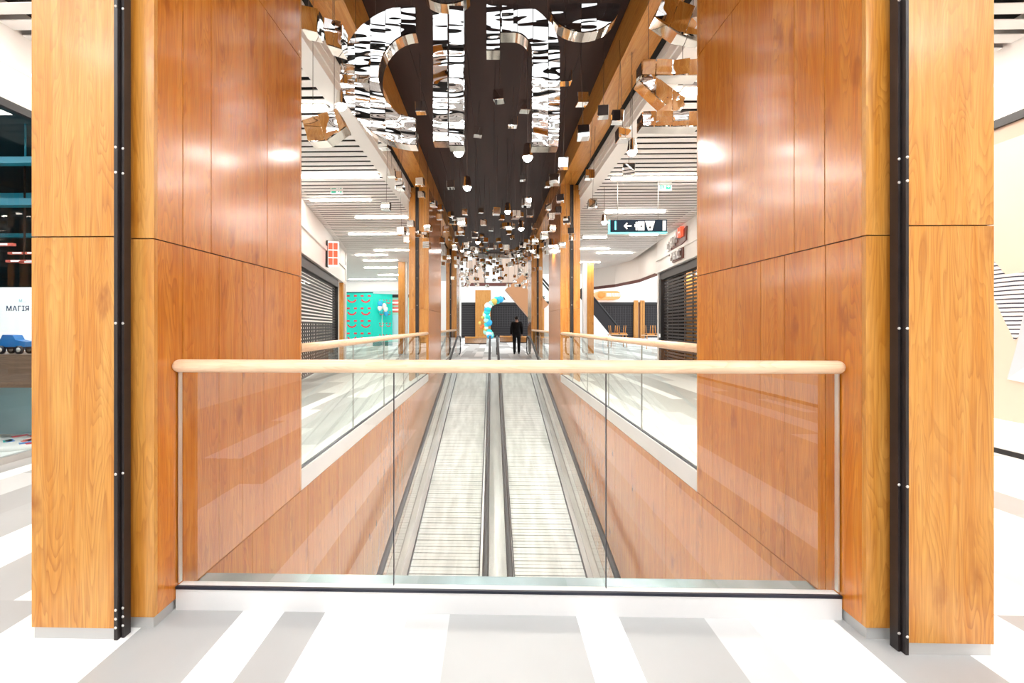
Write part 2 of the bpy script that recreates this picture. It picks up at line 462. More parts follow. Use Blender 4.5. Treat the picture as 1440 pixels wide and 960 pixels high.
struct(mb.build('floor', [M['f0'], M['f1'], M['f2'], M['f3']]))

# ------------------------------------------------------------------ atrium walls (front block: panels with open joints over a dark core)
def clad_wall(name, side, x, y0, y1, seams_lo, seams_hi, zj=1.61, zb=0.045, ztop=ZB, thick=0.42, mat=None):
    sgn = -1 if side == 'left' else 1
    g = 0.0025
    mb = MB()
    xo = x+sgn*thick
    mb.box(x+sgn*0.012, xo-sgn*0.012, y0+0.012, y1-0.012, 0.02, ztop, 1)
    for (zz0, zz1, seams) in ((zb+g, zj-g, seams_lo), (zj+g, 3.20-g, seams_hi), (3.20+g, ztop, seams_lo)):
        ys = [y0]+list(seams)+[y1]
        for i, (a, b) in enumerate(zip(ys, ys[1:])):
            aa = a+(g if i else 0.0205); bb = b-(g if i < len(ys)-2 else 0.0205)
            mb.box(x, x+sgn*0.02, aa, bb, zz0, zz1, 0, off=ro())
            mb.box(xo, xo-sgn*0.02, aa, bb, zz0, zz1, 0, off=ro())
        mb.box(x, xo, y0, y0+0.02, zz0, zz1, 2, off=ro())
        mb.box(x, xo, y1-0.02, y1, zz0, zz1, 2, off=ro())
    return struct(mb.build(name, [mat or M['wood_wall'], M['wood_dark'], M['wood']]))
clad_wall('wall_left', 'left', XL, 1.845, 3.30, (2.02, 2.293, 2.512, 2.75), (2.02, 2.228, 2.794))
clad_wall('wall_right', 'right', XR, 1.850, 3.345, (2.07, 2.355, 2.56, 3.11), (2.075, 2.28, 2.86))
# the wall blocks further along the atrium
clad_wall('wall_left_middle', 'left', XL, 10.03, 12.45, (11.2,), (11.2,))
clad_wall('wall_right_middle', 'right', XR, 9.95, 11.95, (11.0,), (11.0,))
clad_wall('wall_left_far', 'left', XL, 18.0, 19.6, (18.8,), (18.8,))
clad_wall('wall_right_far', 'right', XR, 17.2, 18.9, (18.0,), (18.0,))

# aluminium skirting under the cladding
def skirting(name, side, x, y0, y1, thick=0.42):
    sgn = -1 if side == 'left' else 1
    mb = MB(); mb.box(x+sgn*0.006, x+sgn*(thick-0.006), y0+0.006, y1-0.006, 0.0, 0.047)
    struct(mb.build(name, M['skirt']))
skirting('baseboard_left', 'left', XL, 1.845, 1.99); skirting('baseboard_right', 'right', XR, 1.85, 1.99)

# lower lining of the walkway pit
def pit_wall(name, side, x, y0, y1, seams, gap=0.003):
    sgn = -1 if side == 'left' else 1
    mb = MB()
    mb.box(x+sgn*0.02, x+sgn*0.10, y0, y1, -4.0, 0.035, 1)
    ys = [y0]+seams+[y1]
    for a, b in zip(ys, ys[1:]):
        mb.box(x+sgn*0.001, x+sgn*0.022, a+gap, b-gap, -4.0, 0.040, 0, off=ro())
    struct(mb.build(name, [M['wood_wall'], M['wood_dark']]))
sl = [2.62, 3.42, 4.1, 4.9, 5.7, 6.5, 7.3, 8.1, 8.9, 9.7, 10.5, 11.3, 12.1, 12.9, 13.7, 14.5, 15.3]
pit_wall('wall_pit_left', 'left', XL, YF+0.06, 16.3, sl)
pit_wall('wall_pit_right', 'right', XR, YF+0.06, 16.3, [v-0.15 for v in sl])
mb = MB(); mb.box(XL-0.3, XR+0.3, 2.0, 17, -4.2, -4.0); struct(mb.build('floor_pit', M['wood_dark']))
# bluish steel ledge plate just behind the front glass
mb = MB(); mb.box(XL+0.002, XR-0.002, YF+0.055, 2.195, -0.25, 0.042); struct(mb.build('trim_ledge', M['blue_steel']))

# ------------------------------------------------------------------ front pillars with shutter guide rails
def pillar(side):
    sgn = -1 if side == 'left' else 1
    if side == 'left': xa, xb, ya = -1.503, -1.838, 1.774
    else: xa, xb, ya = 1.583, 1.897, 1.767
    mb = MB()
    g = 0.0025; zj = 1.605 if side == 'left' else 1.63
    mb.box(xa+sgn*0.012, xb-sgn*0.012, ya+0.012, 2.25, 0.02, ZS, 1)
    for (a, b) in ((0.047, zj-g), (zj+g, ZS)):
        mb.box(xa, xb, ya, ya+0.02, a, b, 0, off=ro())
        mb.box(xb, xb-sgn*0.02, ya+0.0205, 2.25, a, b, 0, off=ro())
        mb.box(xa, xa+sgn*0.02, ya+0.0205, 1.84, a, b, 0, off=ro())
    p = struct(mb.build('pillar_'+side, [M['wood'], M['wood_dark']]))
    mb = MB(); mb.box(xa+sgn*0.004, xb-sgn*0.006, ya+0.005, 2.24, 0, 0.047)
    struct(mb.build('baseboard_pillar_'+side, M['skirt']))
    # guide rail: two dark steel bars with a slot between, bolted
    t = thing('shutter_guide_rail', 'tall black-brown steel shutter guide rail with silver bolts on the %s wood pillar' % side, 'guide rail', (xa-sgn*0.02, 1.80, 0))
    x0 = xa-sgn*0.001
    if side == 'left':
        bars = ((0.0, 0.014, 1.773, 1.80), (0.018, 0.029, 1.788, 1.815))
    else:
        bars = ((0.0, 0.011, 1.766, 1.80), (0.014, 0.023, 1.786, 1.815))
    for (a, b, y0, y1) in bars:
        m1 = MB(); m1.box(x0-sgn*a, x0-sgn*b, y0, 1.822, 0.0, ZS); m1.build('rail_bar', M['black_steel'], t)
    m1 = MB(); m1.box(x0-sgn*0.009, x0-sgn*0.020, 1.806, 1.8215, 0, ZS); m1.build('slot_back', M['rubber'], t)
    zs = [0.05, 0.085, 0.12, 0.66, 1.26, 1.86, 1.96, 2.52] if side == 'left' else [0.07, 0.64, 1.24, 1.80, 1.89, 2.5]
    for z in zs:
        for (a, b, y0, y1) in bars:
            m1 = MB(); m1.lathe((x0-sgn*(a+b)/2, y0+0.001, z), [(0.0, -0.0045), (0.0035, -0.004), (0.0053, -0.0025), (0.0060, 0)], 10, axis='y')
            m1.build('bolt', M['bolt'], t)
pillar('left'); pillar('right')

# guide rails / columns in front of the middle and far blocks
def mid_post(name, side, y, xi, wi=0.20, wb=0.07, wo=0.14):
    sgn = -1 if side == 'left' else 1
    mb = MB(); x = xi
    mb.box(x, x+sgn*wi, y-0.03, y+0.0, 0.05, 1.62, 0, off=ro()); mb.box(x, x+sgn*wi, y-0.03, y+0.0, 1.625, ZB, 0, off=ro())
    x2 = x+sgn*(wi+wb)
    mb.box(x2, x2+sgn*wo, y-0.08, y+0.3, 0.05, 1.62, 0, off=ro()); mb.box(x2, x2+sgn*wo, y-0.08, y+0.3, 1.625, ZS+0.2, 0, off=ro())
    mb.box(x+sgn*0.01, x2+sgn*(wo-0.01), y-0.01, y+0.25, 0, 0.05, 1)
    struct(mb.build(name, [M['wood'], M['skirt']]))
    t = thing('shutter_guide_rail', {'left_middle': 'black shutter guide rail on the second left wood wall block', 'right_middle': 'black shutter guide rail on the second right wood wall block',
              'left_far': 'thin dark guide rail on the third left wood wall block', 'right_far': 'thin dark guide rail on the third right wood wall block'}[name[7:]], 'guide rail', (x+sgn*wi, y, 0))
    m1 = MB(); m1.box(x+sgn*wi, x2, y-0.06, y+0.2, 0, ZB-0.02); m1.build('rail_bar', M['black_steel'], t)
    for z in (0.5, 1.1, 1.7, 2.3, 2.9):
        m1 = MB(); m1.lathe((x+sgn*(wi+wb/2), y-0.06, z), [(0, -0.007), (0.009, -0.004), (0.010, 0)], 8, axis='y'); m1.build('bolt', M['bolt'], t)
mid_post('pillar_left_middle', 'left', 10.0, XL, 0.21)
mid_post('pillar_right_middle', 'right', 9.92, XR, 0.20)
mid_post('pillar_left_far', 'left', 17.97, XL, 0.20)
mid_post('pillar_right_far', 'right', 17.17, XR, 0.20)

# ------------------------------------------------------------------ front kerb, glass railing
mb = MB(); mb.box(XL+0.003, XR-0.003, YF, YF+0.05, 0.0, 0.100); struct(mb.build('trim_front_kerb', M['kerb']))
t = thing('glass_railing', 'front frameless glass railing with pale round wooden handrail above the walkway pit', 'railing', (0.04, YF+0.03, 0.1))
YG = YF+0.020
mb = MB(); mb.box(XL+0.003, XR-0.003, YF-0.003, YF+0.010, 0.092, 0.104); lab(mb.build('gasket', M['gasket'], t), 'black base channel')
xs = [XL+0.004, at_y(554, 600, YG).x, at_y(852, 600, YG).x, XR-0.004]
for a, b in zip(xs, xs[1:]):
    mb = MB(); mb.box(a+0.0016, b-0.0016, YG-0.006, YG+0.006, 0.113, 1.062); mb.build('glass_pane', M['glass'], t)
for x in xs:
    mb = MB(); mb.box(x-0.0015, x+0.0015, YG-0.006, YG+0.006, 0.113, 1.05); lab(mb.build('pane_joint', M['gasket'], t), 'dark upright joint between panes')
for x, s in ((XL+0.006, 1), (XR-0.006, -1)):
    mb = MB(); mb.box(x, x+s*0.006, YG-0.010, YG+0.010, 0.113, 1.05); mb.build('edge_channel', M['steel_lt'], t)
mb = MB()
pts = []; rs = []
xa, xb = XL-0.008, XR+0.006
hr = 0.0285
for k in range(6):
    a = k/5*PI/2; pts.append((xa+hr*(1-math.cos(a)), YG-0.020, 1.074)); rs.append(max(0.004, hr*math.sin(a)))
n = 14
for k in range(1, n): pts.append((xa+hr+(xb-xa-2*hr)*k/n, YG-0.020, 1.074)); rs.append(hr)
for k in range(6):
    a = k/5*PI/2; pts.append((xb-hr*(1-math.sin(a)), YG-0.020, 1.074)); rs.append(max(0.004, hr*math.cos(a)))
mb.tube(pts, rs, 20)
lab(mb.build('handrail', M['wood_rail'], t), 'pale rounded wooden handrail')

# side railings on their white kerbs
def side_rail(side, y0, y1, label, n):
    x = XL if side == 'left' else XR; sgn = -1 if side == 'left' else 1
    mb = MB(); mb.box(x, x+sgn*0.16, y0, y1, 0.045, 0.19)
    mb.box(x+sgn*0.02, x+sgn*0.16, y0, y1, 0.0, 0.045)
    struct(mb.build('trim_kerb_'+side, M['kerb']))
    t = thing('glass_railing', label, 'railing', (x+sgn*0.03, (y0+y1)/2, 0.19))
    xg = x+sgn*0.03
    mb = MB(); mb.box(xg-0.015, xg+0.015, y0, y1, 0.19, 0.200); mb.build('gasket', M['gasket'], t)
    for i in range(n):
        a = y0+(y1-y0)*i/n; b = y0+(y1-y0)*(i+1)/n
        mb = MB(); mb.box(xg-0.006, xg+0.006, a+0.004, b-0.004, 0.2, 1.07); mb.build('glass_pane', M['glass_side'], t)
        if i:
            mb = MB(); mb.box(xg-0.007, xg+0.007, a-0.004, a+0.004, 0.2, 1.06); mb.build('pane_joint', M['skirt'], t)
    mb = MB(); mb.tube([(xg, y0+0.01+(y1-y0-0.02)*k/8, 1.085) for k in range(9)], 0.034, 14); mb.build('handrail', M['wood_rail'], t)
side_rail('left', 3.30, 10.0, 'left side glass railing with pale handrail between the first two wood walls', 5)
side_rail('right', 3.345, 9.9, 'right side glass railing with pale handrail between the first two wood walls', 5)
side_rail('left', 12.45, 17.95, 'far left glass railing with pale handrail behind the second wood block', 4)
side_rail('right', 11.95, 17.15, 'far right glass railing with pale handrail behind the second wood block', 4)

# ------------------------------------------------------------------ moving walkways
Y0W = 3.0
def zin(y): return -SL*(YT-y) if y < YT else 0.0
def incl_box(mb, x0, x1, y0, y1, h0, h1, mi=0):
    v = [(x0, y0, zin(y0)+h0), (x1, y0, zin(y0)+h0), (x1, y0, zin(y0)+h1), (x0, y0, zin(y0)+h1),
         (x0, y1, zin(y1)+h0), (x1, y1, zin(y1)+h0), (x1, y1, zin(y1)+h1), (x0, y1, zin(y1)+h1)]
    for f in ((0, 1, 2, 3), (5, 4, 7, 6), (4, 0, 3, 7), (1, 5, 6, 2), (3, 2, 6, 7), (4, 5, 1, 0)):
        mb.face([v[i] for i in f], None, mi)
def walkway(side):
    s = -1 if side == 'left' else 1
    t = thing('moving_walkway', '%s inclined moving walkway with grooved metal pallets and black handrails' % side, 'moving walkway', (AX+s*0.71, YT, 0))
    xi, xo = AX+s*0.24, AX+s*1.175
    mb = MB()
    a, b = min(xi, xo), max(xi, xo)
    y = Y0W; p = 0.1333
    incl_box(mb, a, b, Y0W, YT, -0.12, -0.012, 1)
    while y < YT-0.01:
        y1 = min(YT, y+p)
        incl_box(mb, a, b, y+0.009, y1-0.009, -0.012, 0.0, 0)
        incl_box(mb, a, b, y+0.060, y+0.072, 0.0, 0.004, 0)
        y += p
    mb.build('pallet_belt', [M['pallet'], M['groove']], t)
    for (xx, o) in ((xi, -s), (xo, s)):
        mb = MB(); incl_box(mb, *sorted((xx, xx+o*0.014)), Y0W, YT+0.05, -0.10, 0.045); lab(mb.build('skirt_brush', M['rubber'], t), 'black skirt brush along the pallets')
    mb = MB(); incl_box(mb, *sorted((xo+s*0.014, xo+s*0.085)), Y0W, YT+0.3, -0.1, 0.05); lab(mb.build('skirt_panel', M['steel'], t), 'brushed steel skirt panel')
    mb = MB(); incl_box(mb, *sorted((xi-s*0.014, xi-s*0.112)), Y0W, YT+0.3, -0.1, 0.05); mb.build('skirt_panel', M['steel_lt'], t)
    def path(x):
        pts = [(x, Y0W+(YT+0.1-Y0W)*k/12, zin(Y0W+(YT+0.1-Y0W)*k/12)+0.85) for k in range(13)]
        pts[-1] = (x, YT+0.1, 0.855)
        pts += [(x, YT+0.6, 0.86), (x, YT+1.2, 0.86)]
        for k in range(1, 9):
            a = PI/2-k*PI/8; pts.append((x, YT+1.2+0.33*math.cos(a), 0.53+0.33*math.sin(a)))
        pts += [(x, YT+0.9, 0.20)]
        return pts
    for (x, gx) in ((AX+s*1.285, AX+s*1.275), (AX+s*0.135, AX+s*0.135)):
        mb = MB(); mb.tube(path(x), 0.036, 8, rz=0.028); lab(mb.build('rubber_handrail', M['rubber'], t), 'black rubber handrail belt')
        mb = MB(); incl_box(mb, gx-0.005, gx+0.005, Y0W, YT, 0.05, 0.82); 
        mb.box(gx-0.005, gx+0.005, YT, YT+1.3, 0.05, 0.83); mb.build('balustrade_glass', M['glass_side'], t)
    # outer decking, comb plate
    xw = XL if s < 0 else XR
    mb = MB(); incl_box(mb, *sorted((AX+s*1.262, xw-s*0.004)), Y0W, YT, -0.05, 0.055); lab(mb.build('outer_deck', M['steel'], t), 'steel deck along the wood lining')
    mb = MB(); mb.box(a-0.05, b+0.05, YT, YT+1.3, -0.06, 0.004); lab(mb.build('comb_plate', M['steel_lt'], t), 'steel landing plate')
walkway('left'); walkway('right')
mb = MB(); incl_box(mb, AX-0.127, AX+0.127, Y0W, YT, -0.1, 0.07); mb.box(AX-0.127, AX+0.127, YT, YT+1.3, -0.06, 0.07)
tag(mb.build('walkway_centre_deck', M['steel']), 'brushed steel deck strip between the two moving walkways', 'deck')
mb = MB(); mb.box(XL, XR, YT+0.0, YT+0.26, -0.4, -0.004); struct(mb.build('trim_landing', M['skirt']))

# ------------------------------------------------------------------ beams and dark ceiling
for side, x in (('left', XL), ('right', XR)):
    s = -1 if side == 'left' else 1
    mb = MB()
    y = 1.85
    while y < 22:
        L = min(2.4, 22-y)
        mb.box(x, x+s*0.32, y+0.002, y+L-0.002, ZB, ZD+0.25, 0, grain='y', off=ro()); y += L
    struct(mb.build('beam_'+side, M['wood']))
    mb = MB(); mb.box(x+s*0.33, x+s*0.39, 1.85, 22, ZB+0.0, ZD); struct(mb.build('trim_beam_gap_'+side, M['plenum']))
    # white bulkhead beside the side ceiling
    mb = MB()
    mb.box(x+s*0.395, x+s*0.61, 1.85, 24, ZS, ZB+0.1); mb.box(x+s*0.38, x+s*0.40, 1.85, 24, ZS+0.10, ZS+0.16); mb.box(x+s*0.385, x+s*0.40, 1.85, 24, ZS+0.22, ZS+0.24)
    struct(mb.build('trim_bulkhead_'+side, M['white']))
mb = MB()
x = XL
while x < XR-0.01:
    x1 = min(XR, x+0.36); mb.box(x+0.002, x1-0.002, 1.85, 22, ZD, ZD+0.05, 0, off=ro()); x = x1
mb.box(XL, XR, 1.85, 22, ZD+0.05, ZD+0.1)
struct(mb.build('ceiling_atrium', M['dark_ceiling']))
mb = MB(); mb.box(XL, XR, 22.0, 22.2, ZD-0.22, ZD+0.3); struct(mb.build('trim_atrium_end', M['white']))

# ------------------------------------------------------------------ baffle ceilings
def shopL(y): return -4.33-0.196*(y-11)
def shopR(y): return 5.0+0.10*(y-11)
def baffles(name, xf0, xf1, y0, y1, pitch=0.21, gap=0.075, skip=()):
    mb = MB()
    y = y0
    while y < y1:
        if not any(a < y+pitch/2 < b for a, b in skip):
            mb.box(xf0(y), xf1(y), y, y+pitch-gap, ZS, ZS+0.008, 0)
        y += pitch
    mb.box(min(xf0(y0), xf0(y1)), max(xf1(y0), xf1(y1)), y0, y1, ZS+0.22, ZS+0.28, 1)
    struct(mb.build(name, [M['slat'], M['plenum']]))
baffles('ceiling_left', lambda y: -4.6 if y < 7 else (shopL(y) if y < 16.9 else -9.3), lambda y: XL-0.61, 1.85, 27.5)
baffles('ceiling_right', lambda y: XR+0.61, lambda y: 5.2 if y < 8.5 else shopR(y), 1.85, 24)
baffles('ceiling_front', lambda y: -4.5, lambda y: 5.0, -9, 1.76, gap=0.085)

def strip(label, x0, x1, y, w=0.13, z=ZS-0.012, mat='strip'):
    t = thing('ceiling_strip_light', label, 'light', ((x0+x1)/2, y, z), 'linear lights between the ceiling slats')
    mb = MB(); mb.box(x0-0.015, x1+0.015, y-w/2-0.012, y+w/2+0.012, z, z+0.05); mb.build('housing', M['white'], t)
    mb = MB(); mb.box(x0, x1, y-w/2, y+w/2, z-0.015, z-0.0005); mb.build('diffuser', M[mat], t)
def stripset(side, rows):
    for i, (y, x0, x1, w) in enumerate(rows):
        strip('warm linear light in the %s side ceiling, %s from the front' % (side, ORD[i]), x0, x1, y, w*0.75)
stripset('left', [(3.4, -4.3, -2.1, .16), (5.6, -4.2, -2.05, .18), (8.15, -3.9, -2.05, .18), (9.7, -3.9, -2.6, .12), (11.3, -3.4, -2.1, .12), (13.3, -4.2, -2.3, .13), (16.2, -4.2, -2.7, .14), (17.3, -5.2, -4.0, .14), (18.7, -5.3, -3.9, .15), (21.0, -5.9, -4.4, .16), (24.0, -6.0, -4.5, .18), (26.3, -8.3, -5.6, .2)])  # the last left strip is added to brighten the turquoise hoarding
stripset('right', [(3.4, 2.2, 4.6, .16), (5.3, 2.2, 4.6, .18), (6.05, 2.2, 4.6, .16), (8.4, 2.2, 4.4, .12), (10.9, 2.7, 4.1, .13), (13.6, 4.1, 4.9, .14), (14.0, 2.4, 3.5, .14), (16.0, 2.9, 4.1, .14), (17.0, 3.9, 5.2, .14), (19.5, 2.6, 4.6, .16)])
k = 0
for y in (-7.4, -5.0, -2.8, -0.9, 0.7):  # unseen rows of strips, added as fill light for the near zone
    for (x0, x1) in ((-4.1, -2.5), (-1.5, -0.15), (0.4, 1.75), (2.7, 4.3)):
        strip('added unseen linear light in the slatted ceiling of the front concourse behind the viewpoint, row %s' % ORD[(k//4)], x0, x1, y, 0.16, mat='strip_near'); k += 1

# ------------------------------------------------------------------ hanging mirrored letters
def clip(poly, x0, x1, z0, z1):
    def cut(P, ins, inter):
        out = []
        for i in range(len(P)):
            a, b = P[i-1], P[i]
            if ins(b):
                if not ins(a): out.append(inter(a, b))
                out.append(b)
            elif ins(a): out.append(inter(a, b))
        return out
    def ix(c): return lambda a, b: (c, a[1]+(b[1]-a[1])*(c-a[0])/(b[0]-a[0]))
    def iz(c): return lambda a, b: (a[0]+(b[0]-a[0])*(c-a[1])/(b[1]-a[1]), c)
    P = cut(poly, lambda p: p[0] >= x0, ix(x0))
    if P: P = cut(P, lambda p: p[0] <= x1, ix(x1))
    if P: P = cut(P, lambda p: p[1] >= z0, iz(z0))
    if P: P = cut(P, lambda p: p[1] <= z1, iz(z1))
    return P
def area(P): return 0.5*sum(P[i-1][0]*P[i][1]-P[i][0]*P[i-1][1] for i in range(len(P)))
YLET = 4.2; CELL = 0.142
def letter(label, outlines, rot=0.0, wires=(), dep=0.145, Y=YLET, group=None, tilt=0.0):
    """outlines: convex-ish pieces in photo-measured pixels at distance Y; each tiled with mirror squares"""
    pieces = []
    for o in outlines:
        P = [at_y(px, py, Y) for px, py in o]; P = [(p.x, p.z) for p in P]
        if area(P) < 0: P.reverse()
        pieces.append(P)
    cx = sum(p[0] for P in pieces for p in P)/sum(len(P) for P in pieces)
    zt = max(p[1] for P in pieces for p in P); zb = min(p[1] for P in pieces for p in P)
    t = thing('mirrored_hanging_letter', label, 'hanging letter', (cx, Y+dep/2, (zt+zb)/2), 'mirrored letters hanging from the dark ceiling')
    M3 = None
    c = Vector((cx, Y+dep/2, (zt+zb)/2))
    if rot or tilt:
        M3 = Matrix.Translation(c) @ Matrix.Rotation(tilt, 4, 'Z') @ Matrix.Rotation(rot, 4, 'Y') @ Matrix.Translation(-c)
    face = MB(M3); edge = MB(M3)
    gx = min(p[0] for P in pieces for p in P); 
    ab = 0.14 if cx < -0.6 else (-0.10 if cx > 0.7 else 0.0)
    for P in pieces:
        x = gx
        while x < max(p[0] for p in P):
            z = zt
            while z > min(p[1] for p in P):
                C = clip(P, x, x+CELL, z-CELL*1.25, z)
                if C and abs(area(C)) > 2e-4:
                    mx = sum(p[0] for p in C)/len(C); mz = sum(p[1] for p in C)/len(C)
                    C = [(mx+(p[0]-mx)*0.955, mz+(p[1]-mz)*0.985) for p in C]
                    a = ab+(R.uniform(-0.03, 0.03) if R.random() < 0.75 else R.choice((-0.16, 0.16)))
                    b = R.uniform(-0.04, 0.04)-0.08-0.12*(mz-zb)/max(0.3, zt-zb)
                    fr = [(p[0], Y-0.024+a*(p[0]-mx)+b*(p[1]-mz), p[1]) for p in C]
                    face.face(fr, None, 0)
                z -= CELL*1.25
            x += CELL
        edge.prism(P, 'y', Y, Y+dep)
    edge.build('letter_body', M['mirror_edge'], t)
    face.build('mirror_face', M['mirror_wavy'], t)
    for (px, py) in wires:
        p = at_y(px, py, Y+dep/2)
        if p.z < ZD-0.05:
            top = ZD if XL < p.x < XR else (ZB if XL-0.32 < p.x < XR+0.32 else ZS)
            mb = MB(); mb.tube([(p.x, Y+dep/2, p.z-0.01), (p.x, Y+dep/2, top)], 0.0028, 5); mb.build('suspension_wire', M['wire'], t)
    return t
def arc(cx, cy, rx, ry, a0, a1, n):
    return [(cx+rx*math.cos(math.radians(a0+(a1-a0)*k/n)), cy-ry*math.sin(math.radians(a0+(a1-a0)*k/n))) for k in range(n+1)]
def ring(cx, cy, rx, ry, ix, iy, a0, a1, n):
    o = arc(cx, cy, rx, ry, a0, a1, n); i = arc(cx, cy, ix, iy, a0, a1, n)
    return [[o[k], o[k+1], i[k+1], i[k]] for k in range(n)]
# to keep the tile seams on one grid the curved letters are one outline
def ringpoly(cx, cy, rx, ry, ix, iy, a0, a1, n):
    return arc(cx, cy, rx, ry, a0, a1, n)+list(reversed(arc(cx, cy, ix, iy, a0, a1, n)))
letter('large curved C-shaped mirrored letter hanging beside the left wooden beam', [ringpoly(585, 107, 106, 97, 52, 60, 90, 180, 16), ringpoly(585, 107, 106, 97, 52, 60, 180, 270, 16)], wires=((528, 35), (578, 14), (500, 60)))
letter('straight upright mirrored letter bar hanging left of the ceiling centre', [[(609, 22), (630, 22), (630, 199), (609, 199)], [(631.5, 12), (653, 12), (653, 205), (631.5, 205)]], wires=((620, 24), (642, 14)))
letter('mirrored arch-shaped letter with one short and one long leg', [[(684, 10), (703, 10), (703, 71), (684, 71)], [(704, 10), (722, 9), (722, 46), (704, 46)],
       ringpoly(722, 75, 65, 66, 26, 29, 0, 90, 12), [(748, 75), (787, 75), (787, 150), (748, 150)], [(748, 150), (787, 150), (785, 206), (748, 206)]], wires=((692, 12), (727, 12), (770, 40)))
letter('mirrored half-disc letter piece with its flat side up near the right beam', [[(773, 8), (773, 12)]+arc(822, 6, 50, 40, 200, 340, 12)+[(871, 12), (871, 8)]], wires=((800, 10), (845, 10)))
letter('small mirrored half-round letter end at the top, cut by the picture edge', [arc(629, -12, 33, 18, 180, 360, 10)], wires=((610, -12), (648, -12)), Y=4.5)
letter('tilted broken mirrored letter piece against the top of the right wood wall', [[(922, 14), (936, 6), (992, 8), (996, 40), (960, 46), (922, 36)]], rot=0.35, wires=((935, 10), (975, 12)), Y=3.9)
letter('angular zigzag mirrored letter half hidden by the right wood wall', [[(902, 86), (984, 86), (984, 106), (902, 106)], [(898, 113), (915, 106), (962, 140), (955, 152), (940, 152)], [(955, 135), (962, 150), (915, 178), (906, 170)],
       [(903, 158), (984, 158), (984, 178), (903, 178)]], wires=((912, 88), (960, 88)), Y=4.0)
letter('mirrored letter bar half hidden by the left wood wall', [[(424, 16), (446, 16), (446, 46), (424, 44)], [(454, 28), (480, 30), (484, 66), (462, 62)]], rot=0.12, wires=((434, 18), (468, 32)), Y=3.7)
letter('pale tilted mirrored letter end hanging low beside the left wood wall', [[(430, 165), (480, 160), (486, 186), (455, 198), (430, 194)]], rot=-0.25, wires=((440, 166), (470, 166)), Y=3.9)

# ------------------------------------------------------------------ hanging mirrored cubes
CS = 0.13
CUBES = [(592,152,14),(702,136,15),(721,172,12),(738,150,14),(818,140,15),(795,110,15),(672,186,12),(848,158,15),(868,165,15),(820,187,16),(876,190,17),(884,240,15),
 (829,246,12),(792,230,14),(780,253,13),(541,203,14),(551,244,10),(560,247,10),(563,262,11),(543,290,12),(591,256,11),(593,274,9),(610,287,9),(619,292,7),(618,305,7),
 (634,260,10),(654,298,8),(698,297,10),(637,311,10),(650,312,11),(565,325,11),(578,315,9),(588,330,8),(598,331,8),(602,321,9),(573,337,8),(740,284,13),(725,302,11),
 (680,313,8),(735,250,9),(770,259,8),(833,287,12),(788,279,10),(785,296,9),(797,310,10),(803,325,8),(815,333,8),(804,334,8),(771,291,8),(775,304,8),(776,321,8),(765,331,9),
 (648,322,8),(668,330,9),(716,318,9),(733,310,8),(745,300,9),(752,318,8),(627,322,8),(612,318,7),(600,345,8),(655,345,8),(690,346,8),(712,348,8),(735,345,9),(752,340,9),(790,345,8),(640,348,7),(622,338,7),(668,352,8)]
def limit(x):
    if XL+0.1 < x < XR-0.1: return ZD
    if XL-0.42 < x < XR+0.42: return ZB
    return ZS
mbc = MB(); h = CS/2
mbc.box(-h, h, -h, h, -h, h)
def bevel_cube():
    bm = bmesh.new(); bmesh.ops.create_cube(bm, size=CS)
    bmesh.ops.bevel(bm, geom=bm.edges[:], offset=0.004, segments=1, affect='EDGES')
    me = bpy.data.meshes.new('mirror_cube_mesh'); bm.to_mesh(me); bm.free(); me.materials.append(M['mirror']); return me
cube_me = bevel_cube()
wm = MB(); wm.tube([(0, 0, 0), (0, 0, 1)], 0.0026, 5); wire_src = wm.build('suspension_wire', M['wire'])
wire_me = wire_src.data; bpy.data.objects.remove(wire_src)
proto = bpy.data.objects.new('hanging_mirror_cube', cube_me)
protow = bpy.data.objects.new('suspension_wire', wire_me)
SPOTS = [(645, 214, 5.2), (657, 263, 6.6), (742, 221, 5.4), (771, 207, 5.2), (889, 213, 5.6), (714, 297, 8.5), (733, 321, 9.5), (850, 312, 9.0), (672, 340, 12), (748, 352, 13), (650, 352, 15), (775, 345, 11), (480, 148, 5.0)]
SPOTS.sort(key=lambda v: v[2])
placed = [at_y(*v) for v in SPOTS]
def ok_spot(p, r=0.17):
    if 9.75 < p.y < 12.5 and not XL+0.12 < p.x < XR-0.12 and abs(p.x) < 2.1: return False
    return all(math.hypot(p.x-q.x, p.y-q.y) > r for q in placed)
def place_cube(p, wire=True, yaw=None):
    placed.append(p)
    o = proto.copy(); COL.objects.link(o); o.location = p
    a = R.uniform(-0.25, 0.25) if yaw is None else yaw
    o.rotation_euler = (R.uniform(-0.05, 0.05), R.uniform(-0.05, 0.05), a)
    w = protow.copy(); COL.objects.link(w); w.parent = o; w.location = (0, 0, h-0.002)
    w.scale = (1, 1, max(0.02, limit(p.x)-p.z-h))
    return o
zones = {}
cubes = []
for (px, py, sz) in CUBES:
    Y = CS*FPX/sz*R.uniform(0.95, 1.05)
    for _ in range(12):
        p = at_y(px, py, Y)
        if p.z > limit(p.x)-0.25: Y *= 0.95
        else: break
    for f in (1.03, 0.97, 1.06, 0.94, 1.09, 0.91, 1.13, 0.88, 1.17, .85):
        if ok_spot(p): break
        q = at_y(px, py, Y*f)
        if q.z < limit(q.x)-0.2: p = q
    o = place_cube(p)
    zn = ('over the left walkway' if p.x < 0.05 else 'over the right walkway') if XL < p.x < XR else ('beside the left wooden beam' if p.x < 0 else 'beside the right wooden beam')
    zones.setdefault(zn, []).append((p.y, o))
for zn, lst in zones.items():
    lst.sort(key=lambda a: a[0])
    for i, (y, o) in enumerate(lst):
        tag(o, 'mirrored cube on a wire %s, %s from the front' % (zn, ORD[i] if i < 20 else ('twenty-'+['first', 'second', 'third', 'fourth', 'fifth', 'sixth', 'seventh', 'eighth', 'ninth'][i-20] if i < 29 else 'last of the row')), 'mirrored cube', 'mirrored cubes hanging over the moving walkways')
nfar = 0; tries = 0
